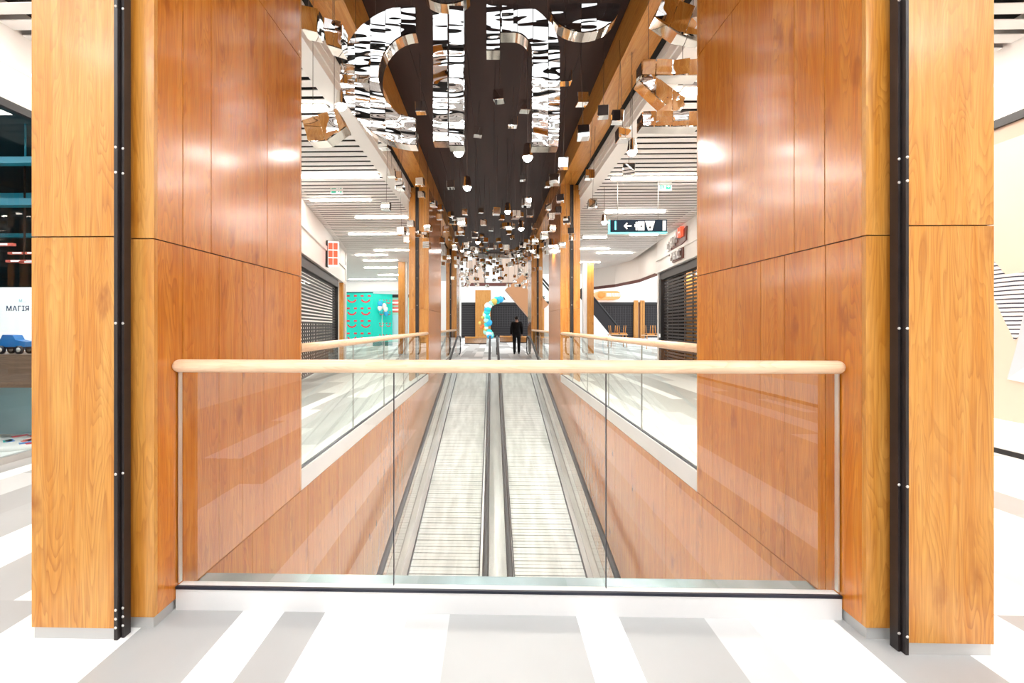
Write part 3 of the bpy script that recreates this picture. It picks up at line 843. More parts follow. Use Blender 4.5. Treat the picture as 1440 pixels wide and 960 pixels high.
while nfar < 185 and tries < 4000:
    tries += 1
    y = 22.5-10.0*R.random()**1.7
    x = R.uniform(XL-0.1, XR+0.1) if R.random() < 0.8 else R.choice((XL, XR))+R.uniform(-0.35, 0.35)
    z = R.uniform(3.0, 4.35) if y > 16 else R.uniform(3.3, 4.45)
    if z > limit(x)-0.2: continue
    p = Vector((x, y, z))
    if y > 21.8 : continue
    if abs(x-XL) < 0.55 and (9.8 < y < 12.6 or 17.8 < y < 19.8) and x < XL+0.1: continue
    if abs(x-XR) < 0.55 and (9.7 < y < 12.1 or 17.0 < y < 19.1) and x > XR-0.1: continue
    if not ok_spot(p, 0.195): continue
    o = place_cube(p, yaw=R.uniform(-0.8, 0.8)); nfar += 1
    tag(o, 'tiny mirrored cube in the dense far cluster hanging before the end wall', 'mirrored cube', 'far cluster of mirrored cubes')
bpy.data.objects.remove(proto); bpy.data.objects.remove(protow)

# ------------------------------------------------------------------ pendant spotlights among the cubes
for i, (px, py, Y) in enumerate(SPOTS):
    p = at_y(px, py, Y)
    t = thing('pendant_spotlight', 'bright silver pendant spotlight %s from the front hanging among the mirrored cubes' % ORD[i], 'spotlight', p, 'pendant spotlights among the cubes')
    mb = MB(); mb.lathe(p, [(0.0, 0.16), (0.035, 0.158), (0.045, 0.14), (0.06, 0.02), (0.07, 0.0), (0.068, -0.004)], 14); mb.build('lamp_housing', M['mirror_edge'], t)
    mb = MB(); mb.lathe(p, [(0.0, -0.055), (0.025, -0.050), (0.045, -0.032), (0.056, -0.006), (0.058, -0.003)], 14); mb.build('lens', M['lamp'], t)
    mb = MB(); mb.tube([(p.x, p.y, p.z+0.155), (p.x, p.y, limit(p.x))], 0.004, 5); mb.build('suspension_wire', M['wire'], t)

# ------------------------------------------------------------------ left toy shop at the picture's left edge
mb = MB()
mb.box(-4.55, -4.4, -9, 3.0, 0, ZS+0.3); mb.box(-4.55, -4.4, 3.0, 6.6, 3.28, ZS+0.3); mb.box(-4.55, -4.4, 6.6, 7.2, 0, ZS+0.3)
struct(mb.build('wall_left_front', M['white']))
mb = MB(); mb.box(-4.42, -4.37, 3.0, 6.6, 3.22, 3.29); struct(mb.build('trim_1', M['black']))
mb = MB(); mb.box(-4.399, -4.385, -9, 7.2, 3.62, 3.65); struct(mb.build('trim_glow_line_left', M['sign_white']))  # glowing strip stands in for a light line reflected on the bulkhead
mb = MB(); mb.box(-4.46, -4.40, 3.0, 6.6, 0.0, 0.06); struct(mb.build('trim_3', M['skirt']))
mb = MB(); mb.box(-4.43, -4.42, 3.0, 6.6, 0.06, 3.22); struct(mb.build('window_1', M['shop_glass']))
for nm, bx in (('wall_toy_shop_back', (-9, -4.56, 7.6, 7.7, 0, 3.5)), ('wall_toy_shop_side', (-9, -8.9, 2.5, 7.6, 0, 3.5)), ('wall_toy_shop_front', (-9, -4.56, 2.4, 2.5, 0, 3.5)), ('ceiling_toy_shop', (-9, -4.56, 2.4, 7.7, 3.5, 3.6))):
    mb = MB(); mb.box(*bx); struct(mb.build(nm, M['teal_dark']))
for i, (y, z, s_) in enumerate(((4.9, 3.05, .10), (5.4, 2.72, .12), (6.0, 2.95, .14), (6.5, 2.55, .08))):
    mb = MB(); mb.box(-8.8, -4.6, y, y+s_, z, z+s_*0.7)
    mb.tube([(-7.6, y+s_/2, z+s_*0.6), (-7.6, y+s_/2, 3.5)], 0.01, 6); mb.tube([(-5.2, y+s_/2, z+s_*0.6), (-5.2, y+s_/2, 3.5)], 0.01, 6)
    tag(mb.build('ceiling_duct', M['teal']), 'teal-lit duct under the dark toy shop ceiling, %s from the front' % ORD[i], 'duct')
for i, (x, y, z) in enumerate(((-5.3, 5.2, 1.98), (-5.6, 5.0, 2.15), (-5.9, 5.6, 2.05), (-6.2, 5.9, 2.2))):  # bars stand in for a reflection of small reddish lights
    t = thing('reflection_bar', 'small reddish bar standing in for a light reflection in the dark upper toy shop, %s from the window' % ORD[i], 'lamp', (x, y, z))
    mb = MB(); mb.box(x-0.22, x+0.22, y-0.02, y+0.02, z, z+0.03); mb.build('bar', M['coral'], t)
    mb = MB(); mb.box(x-0.15, x-0.03, y-0.025, y-0.02, z+0.005, z+0.025); mb.box(x+0.05, x+0.16, y-0.025, y-0.02, z+0.005, z+0.025); mb.build('lens', M['sign_white'], t)
    mb = MB(); mb.tube([(x, y, z+0.02), (x, y, 3.5)], 0.006, 5); mb.build('rod', M['black'], t)
t = thing('shop_display_stand', 'toy shop display stand with white backlit lettered panel over a grey wood ledge', 'display stand', (-5.4, 4.7, 0))
mb = MB(); mb.box(-7.2, -4.62, 5.3, 5.34, 0.95, 1.71); lab(mb.build('back_panel', M['sign_white'], t), 'white backlit panel')
mb = MB(); mb.box(-7.2, -4.60, 4.6, 5.4, 0.61, 0.95, 0, grain='x', off=ro()); lab(mb.build('ledge', M['wood_grey'], t), 'grey brown wood ledge')
mb = MB(); mb.box(-7.1, -4.65, 5.12, 5.36, 0.0, 0.61); lab(mb.build('plinth', M['teal_lt'], t), 'pale blue plinth')
p = at_y(39, 434, 5.295); q = at_y(10, 434, 5.295)
text('lettering', 'МАГІЯ', 0.083, ((p.x+q.x)/2, 5.298, p.z), (PI/2, 0, 0), M['navy_ink'], t, 0.001)
p = at_y(31, 423, 5.295)
text('lettering', 'М...', 0.05, (p.x, 5.298, p.z), (PI/2, 0, 0), M['teal_lt'], t, 0.001)
def toy(label, x, y, z):
    t = thing('toy_vehicle', label, 'toy', (x, y, z), 'blue toy vehicles on the display ledge')
    mb = MB()
    mb.prism([(x-.15, z+.075), (x+.15, z+.07), (x+.16, z+.13), (x+.05, z+.15), (x+.02, z+.20), (x-.09, z+.205), (x-.12, z+.15), (x-.16, z+.14)], 'y', y-.05, y+.05); mb.build('body', M['toy_blue'], t)
    mb = MB(); mb.box(x-.16, x+.16, y-.052, y+.052, z+.055, z+.075); mb.build('chassis', M['toy_black'], t)
    for dx in (-.1, .1):
        for dy in (-.055, .055):
            mb = MB(); mb.lathe((x+dx, y+dy-.012, z+.045), [(0, 0), (.045, 0), (.045, .024), (0, .024)], 14, axis='y'); w = mb.build('wheel', M['toy_black'], t)
            mb = MB(); mb.lathe((x+dx, y+dy-.014, z+.045), [(0, 0), (.025, 0), (.025, .028), (0, .028)], 10, axis='y'); mb.build('hub', M['white'], w)
toy('blue toy vehicle on the grey wood ledge, closest to the wood pillar', at_y(22, 480, 4.75).x, 4.75, 0.951)
toy('blue toy vehicle on the grey wood ledge, partly outside the picture', at_y(-26, 480, 4.75).x, 4.75, 0.951)
strip('added unseen linear light under the ceiling inside the toy shop', -7.5, -4.9, 3.9, .14, 3.3, 'strip_near')  # added out of view to brighten the shop interior
t = thing('play_mat', 'round white play mat with red and blue patches on the toy shop floor', 'mat', (-4.96, 4.73, 0))
mb = MB(); mb.lathe((-4.96, 4.73, 0), [(0.0, 0.05), (0.33, 0.05), (0.36, 0.03), (0.36, 0.0)], 24); mb.build('mat_body', M['b_white'], t)
for k in range(14):
    a = R.uniform(0, 2*PI); r = R.uniform(0.05, 0.31); w = R.uniform(.02, .045)
    mb = MB(Matrix.Translation((-4.96+r*math.cos(a), 4.73+r*math.sin(a), 0)) @ Matrix.Rotation(a, 4, 'Z')); mb.box(-w, w, -w*2, w*2, 0.0495, 0.054); mb.build('patch', M[('red', 'toy_blue', 'coral', 'b_turq', 'navy_ink')[k % 5]], t)

# ------------------------------------------------------------------ right peach wall with poster
mb = MB(); mb.box(5.0, 5.15, -9, 8.7, 0, 3.05, 0); mb.box(5.0, 5.15, -9, 8.7, 3.28, ZS+0.3, 1)
struct(mb.build('wall_right_front', [M['peach'], M['white']]))
mb = MB(); mb.box(5.0, 5.12, -9, 8.7, 3.05, 3.2); struct(mb.build('trim_4', M['beige']))
mb = MB(); mb.box(4.97, 5.15, -9, 8.7, 3.2, 3.28); struct(mb.build('trim_5', M['black']))
mb = MB(); mb.box(4.985, 5.0, -9, 8.7, 3.62, 3.65); struct(mb.build('trim_glow_line_right', M['sign_white']))  # glowing strip puts the matching light line on the right bulkhead
mb = MB(); mb.box(4.97, 5.0, -9, 8.7, 0.05, 0.33); struct(mb.build('baseboard_right_front', M['white']))
mb = MB(); mb.box(4.96, 5.0, -9, 8.7, 0, 0.05); struct(mb.build('trim_7', M['black']))
t = thing('wall_poster', 'peach wall poster of a striped garment over a folded grey sheet', 'poster', (4.99, 4.4, 1.3))
def onwall(px, py):
    r = (px-PPX)/FPX; u = (PPY-py)/FPX
    d = Vector((-sn+r*cs, cs+r*sn, u)); k = 4.99/d.x
    return (d.y*k, H+d.z*k)
mb = MB(); q = [onwall(1398, 368), onwall(1413, 386), onwall(1440, 382), onwall(1452, 400), onwall(1436, 470), onwall(1426, 478), onwall(1412, 450), onwall(1398, 420), onwall(1392, 395)]
mb.prism(q, 'x', 4.990, 4.998); lab(mb.build('striped_garment', M['stripes'], t), 'black and white striped print')
mb = MB(); q = [onwall(1440, 440), onwall(1470, 420), onwall(1475, 540), onwall(1440, 530), onwall(1417, 532), onwall(1429, 490)]
mb.prism(q, 'x', 4.986, 4.992); lab(mb.build('grey_sheet', M['paper'], t), 'grey folded sheet')
mb = MB(); q = [onwall(1417, 533), onwall(1440, 517), onwall(1475, 523), onwall(1475, 545)]
mb.prism(q, 'x', 4.982, 4.988); mb.build('sheet_flap', M['white'], t)

# ------------------------------------------------------------------ shops along the sides (angled fronts, local x runs along the front)
def frame(x, y, dx, dy):
    l = math.hypot(dx, dy); dx /= l; dy /= l
    return Matrix(((dx, -dy, 0, x), (dy, dx, 0, y), (0, 0, 1, 0), (0, 0, 0, 1)))
# left shop: from (shopL(8),8) to (shopL(16.8),16.8)
FL = frame(shopL(8), 8, -0.196, 1); LL = 8.8*math.hypot(1, 0.196)
mb = MB(FL)
mb.box(0, LL, 0, 0.3, 2.80, ZS+0.3); mb.box(LL-0.35, LL, 0, 0.3, 0, 2.8)
mb.box(0, 0.25, 0, 0.3, 0, 2.8)
struct(mb.build('wall_left_shop', M['white']))
mb = MB(FL); mb.box(0, LL, -0.05, 0.02, 3.35, 3.47); mb.box(0, LL, -0.03, 0.02, 2.8, 2.86); struct(mb.build('trim_8', M['white']))
mb = MB(FL); mb.box(0, LL-0.1, 2.2, 2.3, 0, 2.8); mb.box(0, LL-0.1, 0.3, 2.3, 2.75, 2.8); struct(mb.build('wall_left_shop_back', M['white']))
mb = MB(FL); mb.box(LL-0.75, LL-0.36, -0.04, 0.1, 0, 2.78, 0, off=ro()); struct(mb.build('pillar_left_shop', M['wood']))
xsh0, xsh1 = 0.3, LL-1.55
def shutter(t, F, x0, x1, z0, z1, pitch, hh, mat, vert=None, vz=None, y=0.12):
    mb = MB(F)
    z = z0
    while z < z1-0.02:
        mb.box(x0, x1, y, y+0.02, z, z+hh); z += pitch
    if vert:
        x = x0+vert/2
        while x < x1:
            mb.box(x-0.02, x+0.02, y-0.002, y+0.022, vz[0], vz[1]); x += vert
    mb.build('curtain', mat, t)
t = thing('roller_shutter', 'black slatted roller shutter lowered across the left shop front', 'shutter', FL @ Vector(((xsh0+xsh1)/2, 0.12, 0)))
shutter(t, FL, xsh0, xsh1, 0.03, 2.58, 0.085, 0.046, M['shutter'], 0.22, (0.03, 1.35))
mb = MB(FL); mb.box(xsh0, xsh1+0.12, 0.04, 0.25, 2.55, 2.79); mb.build('shutter_box', M['black'], t)
mb = MB(FL); mb.box(xsh1, xsh1+0.16, 0.04, 0.22, 0, 2.6); mb.build('guide', M['black'], t)
mb = MB(FL); mb.box(xsh1+0.17, LL-0.78, 0.12, 0.13, 0, 2.78); struct(mb.build('window_2', M['shop_glass']))
Lm = FL @ Vector((3.5, 1.2, 2.7))
t = thing('shop_ceiling_light', 'bright strip light inside the shuttered left shop', 'light', Lm)
mb = MB(FL); mb.box(0.8, LL-1.2, 1.0, 1.2, 2.70, 2.745); mb.build('housing', M['white'], t)
mb = MB(FL); mb.box(0.8, LL-1.2, 1.02, 1.18, 2.69, 2.699); mb.build('diffuser', M['strip'], t)
# red blade sign
pb = FL @ Vector((4.78, -0.04, 3.27))
t = thing('blade_sign', 'white projecting light box with red lettering on the left shop fascia', 'sign', pb)
mb = MB(FL); mb.box(4.70, 4.86, -0.34, -0.06, 2.92, 3.62); mb.build('case', M['sign_white'], t)
mb = MB(FL); mb.box(4.69, 4.87, -0.06, -0.02, 2.90, 3.64); mb.build('frame', M['black'], t)
for i in range(3):
    for (ya, yb) in ((-0.325, -0.21), (-0.19, -0.075)):
        mb = MB(FL); z = 2.96+i*0.215; mb.box(4.692, 4.70, ya, yb, z, z+0.18); mb.build('red_character', M['red_glow'], t)

# left hoarding beyond: turquoise boards with smiling mouths
def smile_grid(mb, x0, z0, w, hgt, cols, rows, y):
    for i in range(cols):
        for j in range(rows):
            cx = x0+w*(i+0.5)/cols; cz = z0+hgt*(j+0.5)/rows; r = w/cols*0.38
            for s in (-1, 1):
                mb.box(cx+s*r*0.68-r*0.28, cx+s*r*0.68+r*0.28, y-0.01, y, cz+r*0.58, cz+r*0.90)
            n = 10
            for k in range(n):
                a0 = math.radians(205+130*k/n); a1 = math.radians(205+130*(k+1)/n)
                ro_, ri = r*1.0, r*0.72
                q = [(cx+ro_*math.cos(a0), cz+r*.42+ro_*math.sin(a0)), (cx+ro_*math.cos(a1), cz+r*.42+ro_*math.sin(a1)), (cx+ri*math.cos(a1), cz+r*.42+ri*math.sin(a1)), (cx+ri*math.cos(a0), cz+r*.42+ri*math.sin(a0))]
                mb.prism(q, 'y', y-0.01, y)
YH = 28.0
pa, pb_ = at_y(484, 480, YH), at_y(524, 480, YH)
t = thing('shop_hoarding', 'turquoise hoarding printed with rows of red smiling mouths', 'hoarding', (pa.x, YH, 0))
zt = 3.27
mb = MB(); mb.box(pa.x-0.3, pb_.x, YH, YH+0.15, 0.25, zt); mb.build('front_board', M['turq'], t)
mb = MB(); mb.box(pa.x-0.3, pb_.x, YH-0.01, YH+0.15, zt, zt+0.08); mb.build('top_rail', M['turq2'], t)
mb = MB(); mb.box(pa.x-0.3, pb_.x, YH-0.01, YH+0.15, 0.0, 0.25); mb.build('base_rail', M['white'], t)
mb = MB(); smile_grid(mb, pa.x+0.05, 0.15, pb_.x-pa.x-0.05, 3.1, 2, 4, YH-0.001); mb.build('smile_print', M['red'], t)
FH = frame(pb_.x, YH, 1, 0.55)
mb = MB(FH); mb.box(0, 1.25, 0, 0.12, 0.25, zt-0.02); mb.build('side_board', M['turq'], t)
mb = MB(FH); smile_grid(mb, 0.35, 0.2, 0.85, 2.9, 2, 4, -0.001); mb.build('smile_print', M['red'], t)
mb = MB(FH); mb.box(0, 1.25, -0.02, 0.0, 0.0, 0.25); mb.build('base_rail', M['turq2'], t)
# balloon cluster in front of the side board
pc = FH @ Vector((0.55, -0.3, 2.3))
t = thing('balloon_bunch', 'bunch of blue and white balloons in front of the turquoise hoarding corner', 'balloons', FH @ Vector((0.55, -0.3, 0)))
for k in range(9):
    q = FH @ Vector((0.5+R.uniform(-.3, .3), -0.35+R.uniform(-.12, .12), 2.0+0.14*k-(0.5 if k > 5 else 0)))
    mb = MB(); mb.lathe(q, [(0, -.17), (.05, -.16), (.12, -.08), (.15, .02), (.12, .11), (.06, .155), (0, .165)], 12); mb.build('balloon', M[('b_blue', 'b_turq', 'b_white', 'b_white')[k % 4]], t)
q = FH @ Vector((0.5, -0.35, 0))
mb = MB(); mb.tube([(q.x, q.y, 0), (q.x, q.y, 2.0)], 0.012, 6); mb.lathe((q.x, q.y, 0), [(0.16, 0), (0.16, .03), (0, .04)], 12); mb.build('stand', M['white'], t)
pd = at_y(547, 480, YH+0.85)
t = thing('information_board', 'mint board wall with two coral notices beside the turquoise hoarding', 'board', (pd.x+0.4, YH+0.75, 0))
mb = MB(); mb.box(pd.x, pd.x+1.4, YH+0.85, YH+0.95, 0.2, 3.05); mb.build('board', M['turq_pale'], t)
mb = MB(); mb.box(pd.x, pd.x+1.4, YH+0.84, YH+0.96, 3.05, 3.25); mb.build('top_rail', M['black'], t)
mb = MB(); mb.box(pd.x, pd.x+1.4, YH+0.83, YH+0.96, 0.0, 0.2); mb.build('base_rail', M['white'], t)
for z in (2.55, 2.1):
    mb = MB(); mb.box(pd.x+0.1, pd.x+0.9, YH+0.835, YH+0.85, z, z+0.36); f = mb.build('notice', M['coral'], t)
    mb = MB(); mb.box(pd.x+0.2, pd.x+0.8, YH+0.83, YH+0.835, z+0.13, z+0.23); mb.build('notice_text', M['sign_white'], f)
mb = MB(); mb.box(pd.x+0.15, pd.x+1.3, YH+0.84, YH+0.85, 0.35, 1.95); mb.build('panel', M['teal_lt'], t)
mb = MB(); mb.box(-9.5, -2.0, YH+1.6, YH+1.8, 0, 5.0, 0); mb.box(-9.5, -3.2, YH-0.3, YH+0.0, 3.4, ZS+0.2, 0); struct(mb.build('wall_left_end', M['white']))
mb = MB(); mb.box(-9.4, shopL(16.8)+0.0, 16.9, 17.0, 0, 3.97); struct(mb.build('wall_left_return', M['offwhite']))
mb = MB(frame(shopL(16.8), 17, -0.45, 1)); mb.box(0, 12, 0, 0.2, 0, ZS+0.2); struct(mb.build('wall_left_back', M['white']))

# wood clad columns standing in the side aisles
def column(name, px, Y, w, wx):
    p = at_y(px, 480, Y)
    mb = MB(); mb.box(p.x-w/2, p.x+w/2, Y-0.2, Y+0.2, 0.06, ZS+0.15, 0, off=ro()); mb.box(p.x-w/2+wx*w, p.x+w/2+wx*w*0.5, Y-0.15, Y+0.18, 0.06, ZS+0.15, 1)
    mb.box(p.x-w/2+0.01, p.x+w/2-0.01, Y-0.19, Y+0.19, 0, 0.06, 2)
    struct(mb.build(name, [M['wood'], M['white'], M['skirt']]))
column('pillar_left_aisle', 566, 19.5, 0.28, 0.55); column('pillar_right_aisle', 829, 20.0, 0.28, -0.55)

# right shop
FR = frame(shopR(15.0), 15.0, -0.10, -1); LR = 6.6*math.hypot(1, .1)
mb = MB(FR); mb.box(0, LR, 0, 0.3, 2.95, ZS+0.3); mb.box(0, 0.12, 0, 0.3, 0, 2.95); struct(mb.build('wall_right_shop', M['white']))
mb = MB(FR); mb.box(0, LR, -0.06, 0.02, 2.95, 3.0); mb.box(0, LR, -0.05, 0.02, 3.35, 3.42); struct(mb.build('trim_9', M['white']))
mb = MB(FR); mb.box(0, LR, 2.0, 2.1, 0, 2.95, 0); mb.box(0, LR, 0.3, 2.0, 2.9, 2.95, 0); mb.box(-0.1, 0.0, 0.3, 2.1, 0, 2.95, 0); mb.box(LR, LR+.1, 0.3, 2.1, 0, 2.95, 0); struct(mb.build('wall_right_shop_back', M['black']))
t = thing('roller_shutter', 'dark slatted roller shutter lowered across the right shop front', 'shutter', FR @ Vector((LR/2, 0.12, 0)))
shutter(t, FR, 0.35, LR-0.05, 0.03, 2.75, 0.095, 0.052, M['shutter'], 0.6, (0.03, 2.7))
mb = MB(FR); mb.box(0.15, LR-0.05, 0.04, 0.24, 2.72, 2.94); mb.build('shutter_box', M['black'], t)
mb = MB(FR); mb.box(0.15, 0.36, 0.02, 0.22, 0, 2.75); g_ = mb.build('guide', M['black'], t)
mb = MB(FR); mb.box(0.20, 0.30, 0.0, 0.02, 0.88, 1.0); lab(mb.build('lock_box', M['sign_white'], g_), 'small white lock box')
for i, x in enumerate((0.75, 1.75, 3.2)):
    mb = MB(FR); mb.box(x, x+0.7, 0.62, 0.8, 0, 2.9, 0, off=ro()); struct(mb.build('pillar_right_shop', M['wood']))
t = thing('shop_ceiling_light', 'warm strip light inside the shuttered right shop', 'light', FR @ Vector((3, 0.5, 2.85)))
mb = MB(FR); mb.box(0.6, 4.0, 0.32, 0.48, 2.85, 2.895); mb.build('housing', M['white'], t)
mb = MB(FR); mb.box(0.6, 4.0, 0.34, 0.46, 2.84, 2.849); mb.build('diffuser', M['strip'], t)
# brown channel letters on the right fascia (illegible in the photo: plain strokes)
t = thing('shop_sign', 'dark red and white raised lettering stacked on the right shop fascia', 'sign', FR @ Vector((2.2, -0.1, 3.4)))
def strokes(x, z, s, mat, kind):
    mb = MB(FR); w = 0.2*s
    if kind == 0: mb.box(x, x+w, -0.12, -0.02, z, z+s); mb.box(x+.7*s, x+.7*s+w, -0.12, -0.02, z, z+s); mb.box(x, x+.7*s+w, -0.12, -0.02, z+.4*s, z+.6*s)
    if kind == 1: mb.box(x, x+w, -0.12, -0.02, z, z+s); mb.box(x, x+.8*s, -0.12, -0.02, z+.8*s, z+s); mb.box(x, x+.8*s, -0.12, -0.02, z, z+.2*s)
    if kind == 2: mb.box(x, x+w, -0.12, -0.02, z, z+s); mb.box(x, x+.7*s, -0.12, -0.02, z+.8*s, z+s); mb.box(x+.55*s, x+.75*s, -0.12, -0.02, z+.4*s, z+s); mb.box(x, x+.7*s, -0.12, -0.02, z+.38*s, z+.55*s)
    mb.build('raised_letter', mat, t)
for i in range(4): strokes(1.5+i*0.36, 3.42+0.07*i, 0.26, M['kerb'] if i < 3 else M['red_glow'], (1, 0, 2, 0)[i])
for i in range(3): strokes(1.85+i*0.30, 3.10, 0.22, M['kerb'], (2, 0, 1)[i])
mb = MB(FR); mb.prism([(1.45, 3.30), (3.0, 3.5), (3.05, 3.85), (2.75, 3.80), (1.5, 3.44)], 'y', -0.04, -0.001); mb.box(1.78, 2.75, -0.04, -0.001, 3.06, 3.40); mb.build('back_plate', M['darkred'], t)

# hanging direction sign
YS = 8.6
p0, p1 = at_y(858, 309, YS), at_y(938, 326, YS)
t = thing('hanging_direction_sign', 'dark hanging direction sign with a cyan numeral 1 and left arrow', 'sign', ((p0.x+p1.x)/2, YS, p0.z))
mb = MB(); mb.box(p0.x, p1.x, YS, YS+0.08, p1.z, p0.z); mb.build('case', M['sign_navy'], t)
mb = MB(); mb.box(p0.x-0.02, p1.x, YS-0.004, YS+0.084, p1.z-0.016, p1.z-0.001); mb.box(p0.x-0.015, p0.x-0.001, YS-0.004, YS+0.084, p1.z, p0.z); lab(mb.build('light_edge', M['cyan'], t), 'glowing cyan edge')
def sx(px): return at_y(px, 318, YS).x
zc = (p0.z+p1.z)/2; hh = p0.z-p1.z
text('numeral', '1', hh*1.0, (sx(865.5), YS-0.004, zc), (PI/2, 0, 0), M['cyan'], t)
mb = MB()
xa, xb = sx(877), sx(888)
mb.box(xa+.02, xb, YS-0.006, YS, zc-.012, zc+.012)
mb.prism([(xa, zc), (xa+.06, zc+.065), (xa+.075, zc+.045), (xa+.032, zc), (xa+.075, zc-.045), (xa+.06, zc-.065)], 'y', YS-0.006, YS); mb.build('arrow', M['sign_white'], t)
mb = MB()
xa = sx(895); mb.box(xa-.015, xa+.015, YS-.006, YS, zc-.08, zc+.02); mb.box(xa-.035, xa+.035, YS-.006, YS, zc-.02, zc+.03); mb.lathe((xa, YS-.003, zc+.055), [(0, -.003), (.02, -.003), (.02, .003), (0, .003)], 10, axis='y')
xa = sx(901.5); mb.box(xa-.06, xa+.06, YS-.005, YS, zc-.085, zc+.085); mb.build('pictogram', M['sign_white'], t)
mb = MB(); xa = sx(901.5); mb.box(xa-.012, xa+.018, YS-.007, YS-.005, zc-.025, zc+.005); mb.build('pictogram_mark', M['black'], t)
mb = MB(); xa = sx(914); mb.prism([(xa-.09, zc+.09), (xa-.035, zc-.085), (xa+.04, zc-.085), (xa+.09, zc+.09)], 'y', YS-.006, YS); mb.build('pictogram', M['sign_white'], t)
mb = MB(); mb.lathe((xa, YS-.008, zc-.03), [(0, -.001), (.022, -.001), (.022, .002), (0, .002)], 10, axis='y'); mb.build('pictogram_mark', M['black'], t)
mb = MB(); xa = sx(934); mb.box(xa-.028, xa+.028, YS-.006, YS, zc-.09, zc+.095); mb.build('pictogram', M['sign_white'], t)
for x in (p0.x+0.15, p1.x-0.15):
    mb = MB(); mb.tube([(x, YS+.04, p0.z), (x, YS+.04, ZS)], 0.006, 6); mb.build('hanger', M['skirt'], t)

# exit signs
for (px, py, Y, lbl) in ((473, 267, 9.2, 'small green and white exit sign hanging from the left slatted ceiling'), (936, 262, 8.9, 'small green and white exit sign hanging from the right slatted ceiling')):
    p = at_y(px, py, Y); s = Y/640
    t = thing('hanging_exit_sign', lbl, 'exit sign', p)
    mb = MB(); mb.box(p.x-8.5*s, p.x+8.5*s, Y, Y+.04, p.z-5.5*s, p.z+5.5*s); mb.build('case', M['sign_white'], t)
    sg = -1 if px < 700 else 1
    mb = MB(); mb.box(p.x+sg*0.5*s, p.x+sg*7*s, Y-.004, Y, p.z-4*s, p.z+4*s); mb.box(p.x-sg*7.5*s, p.x-sg*5.5*s, Y-.004, Y, p.z-4*s, p.z+4*s); mb.build('green_field', M['green'], t)
    mb = MB(); c = p.x+sg*3.7*s; mb.prism([(c-2.2*s, p.z-.6*s), (c, p.z-.6*s), (c, p.z-2*s), (c+2.4*s, p.z), (c, p.z+2*s), (c, p.z+.6*s), (c-2.2*s, p.z+.6*s)], 'y', Y-.007, Y-.004); mb.build('arrow', M['sign_white'], t)
    mb = MB(); mb.box(p.x-sg*3.6*s-1.0*s, p.x-sg*3.6*s+.8*s, Y-.004, Y, p.z-3*s, p.z+1.5*s); mb.box(p.x-sg*3.6*s-.5*s, p.x-sg*3.6*s+.5*s, Y-.004, Y, p.z+2*s, p.z+3.4*s); mb.build('running_figure', M['green'], t)
    mb = MB(); mb.tube([(p.x-4*s, Y+.02, p.z+5.5*s), (p.x-4*s, Y+.02, ZS)], .006, 6); mb.tube([(p.x+4*s, Y+.02, p.z+5.5*s), (p.x+4*s, Y+.02, ZS)], .006, 6); mb.build('hanger', M['black'], t)

# right: curved white bulkhead over the food hall
mb = MB()
q = [at_y(833, 400, 22.0), at_y(865, 400, 20.6), at_y(900, 397, 18.4), at_y(930, 388, 15.6)]
pts2 = [(v.x, v.y) for v in q]
for a, b in zip(pts2, pts2[1:]):
    mb.face([(a[0], a[1], 3.12), (b[0], b[1], 3.12), (b[0], b[1], 4.35), (a[0], a[1], 4.35)], None, 0)
    mb.face([(b[0], b[1]+.35, 3.12), (a[0], a[1]+.35, 3.12), (a[0], a[1]+.35, 4.35), (b[0], b[1]+.35, 4.35)], None, 0)
    mb.face([(a[0], a[1]-.01, 3.0), (b[0], b[1]-.01, 3.0), (b[0], b[1]-.01, 3.12), (a[0], a[1]-.01, 3.12)], None, 1)
    mb.face([(a[0], a[1], 3.0), (a[0], a[1]+.35, 3.0), (b[0], b[1]+.35, 3.0), (b[0], b[1], 3.0)], None, 1)
struct(mb.build('wall_right_bulkhead', [M['offwhite'], M['darkred']]))

# ------------------------------------------------------------------ end of the hall (about 48 m away)
YE = 48.0
def ex(px): return at_y(px, 458, YE).x
mb = MB(); mb.box(-16, 24, YE+0.4, YE+0.7, 0, 12)
mb.box(-16, 24, YE, YE+0.4, 3.72, 5.45, 0)
struct(mb.build('wall_end', M['white']))
mb = MB(); mb.box(ex(640), ex(735), YE-0.1, YE, 5.45, 5.75); struct(mb.build('trim_end_cornice', M['darkred']))
mb = MB()
for (a, b, m_) in ((642, 655, 1), (656, 681, 0), (683, 703, 1), (706, 728, 0), (729, 748, 0)):
    mb.box(ex(a), ex(b), YE-0.06, YE+0.39, 5.78, 11.5, m_)
struct(mb.build('wall_end_upper', [M['beige'], M['white']]))
SH = [(600, 627, 'far left dark roller shutter seen past the left wood wall', 0), (646.5, 668.5, 'plain dark roller shutter left of the balloon arch', 0), (690, 749, 'wide dark grid roller shutter behind the walking person', 1),
      (828, 891, 'dark grid roller shutter under the orange food hall sign', 1), (906, 931, 'narrow dark grid shutter right of the food hall columns', 1)]
for (a, b, lbl, grid) in SH:
    t = thing('roller_shutter', lbl, 'shutter', ((ex(a)+ex(b))/2, YE, 0))
    x0, x1 = ex(a), ex(b)
    mb = MB(); mb.box(x0, x1, YE+0.15, YE+0.25, 0, 3.7); mb.build('curtain', M['shutter2'], t)
    mb = MB(); mb.box(x0, x1, YE-0.02, YE+0.2, 3.45, 3.7); mb.build('shutter_box', M['black'], t)
    mb = MB()
    z = 0.3
    while z < 3.4: mb.box(x0, x1, YE+0.12, YE+0.15, z, z+0.035); z += 0.25
    if grid:
        x = x0+0.2
        while x < x1: mb.box(x-.02, x+.02, YE+0.11, YE+0.15, 1.2, 3.35); x += 0.26
    mb.build('shutter_bars', M['shutter_grey'], t)
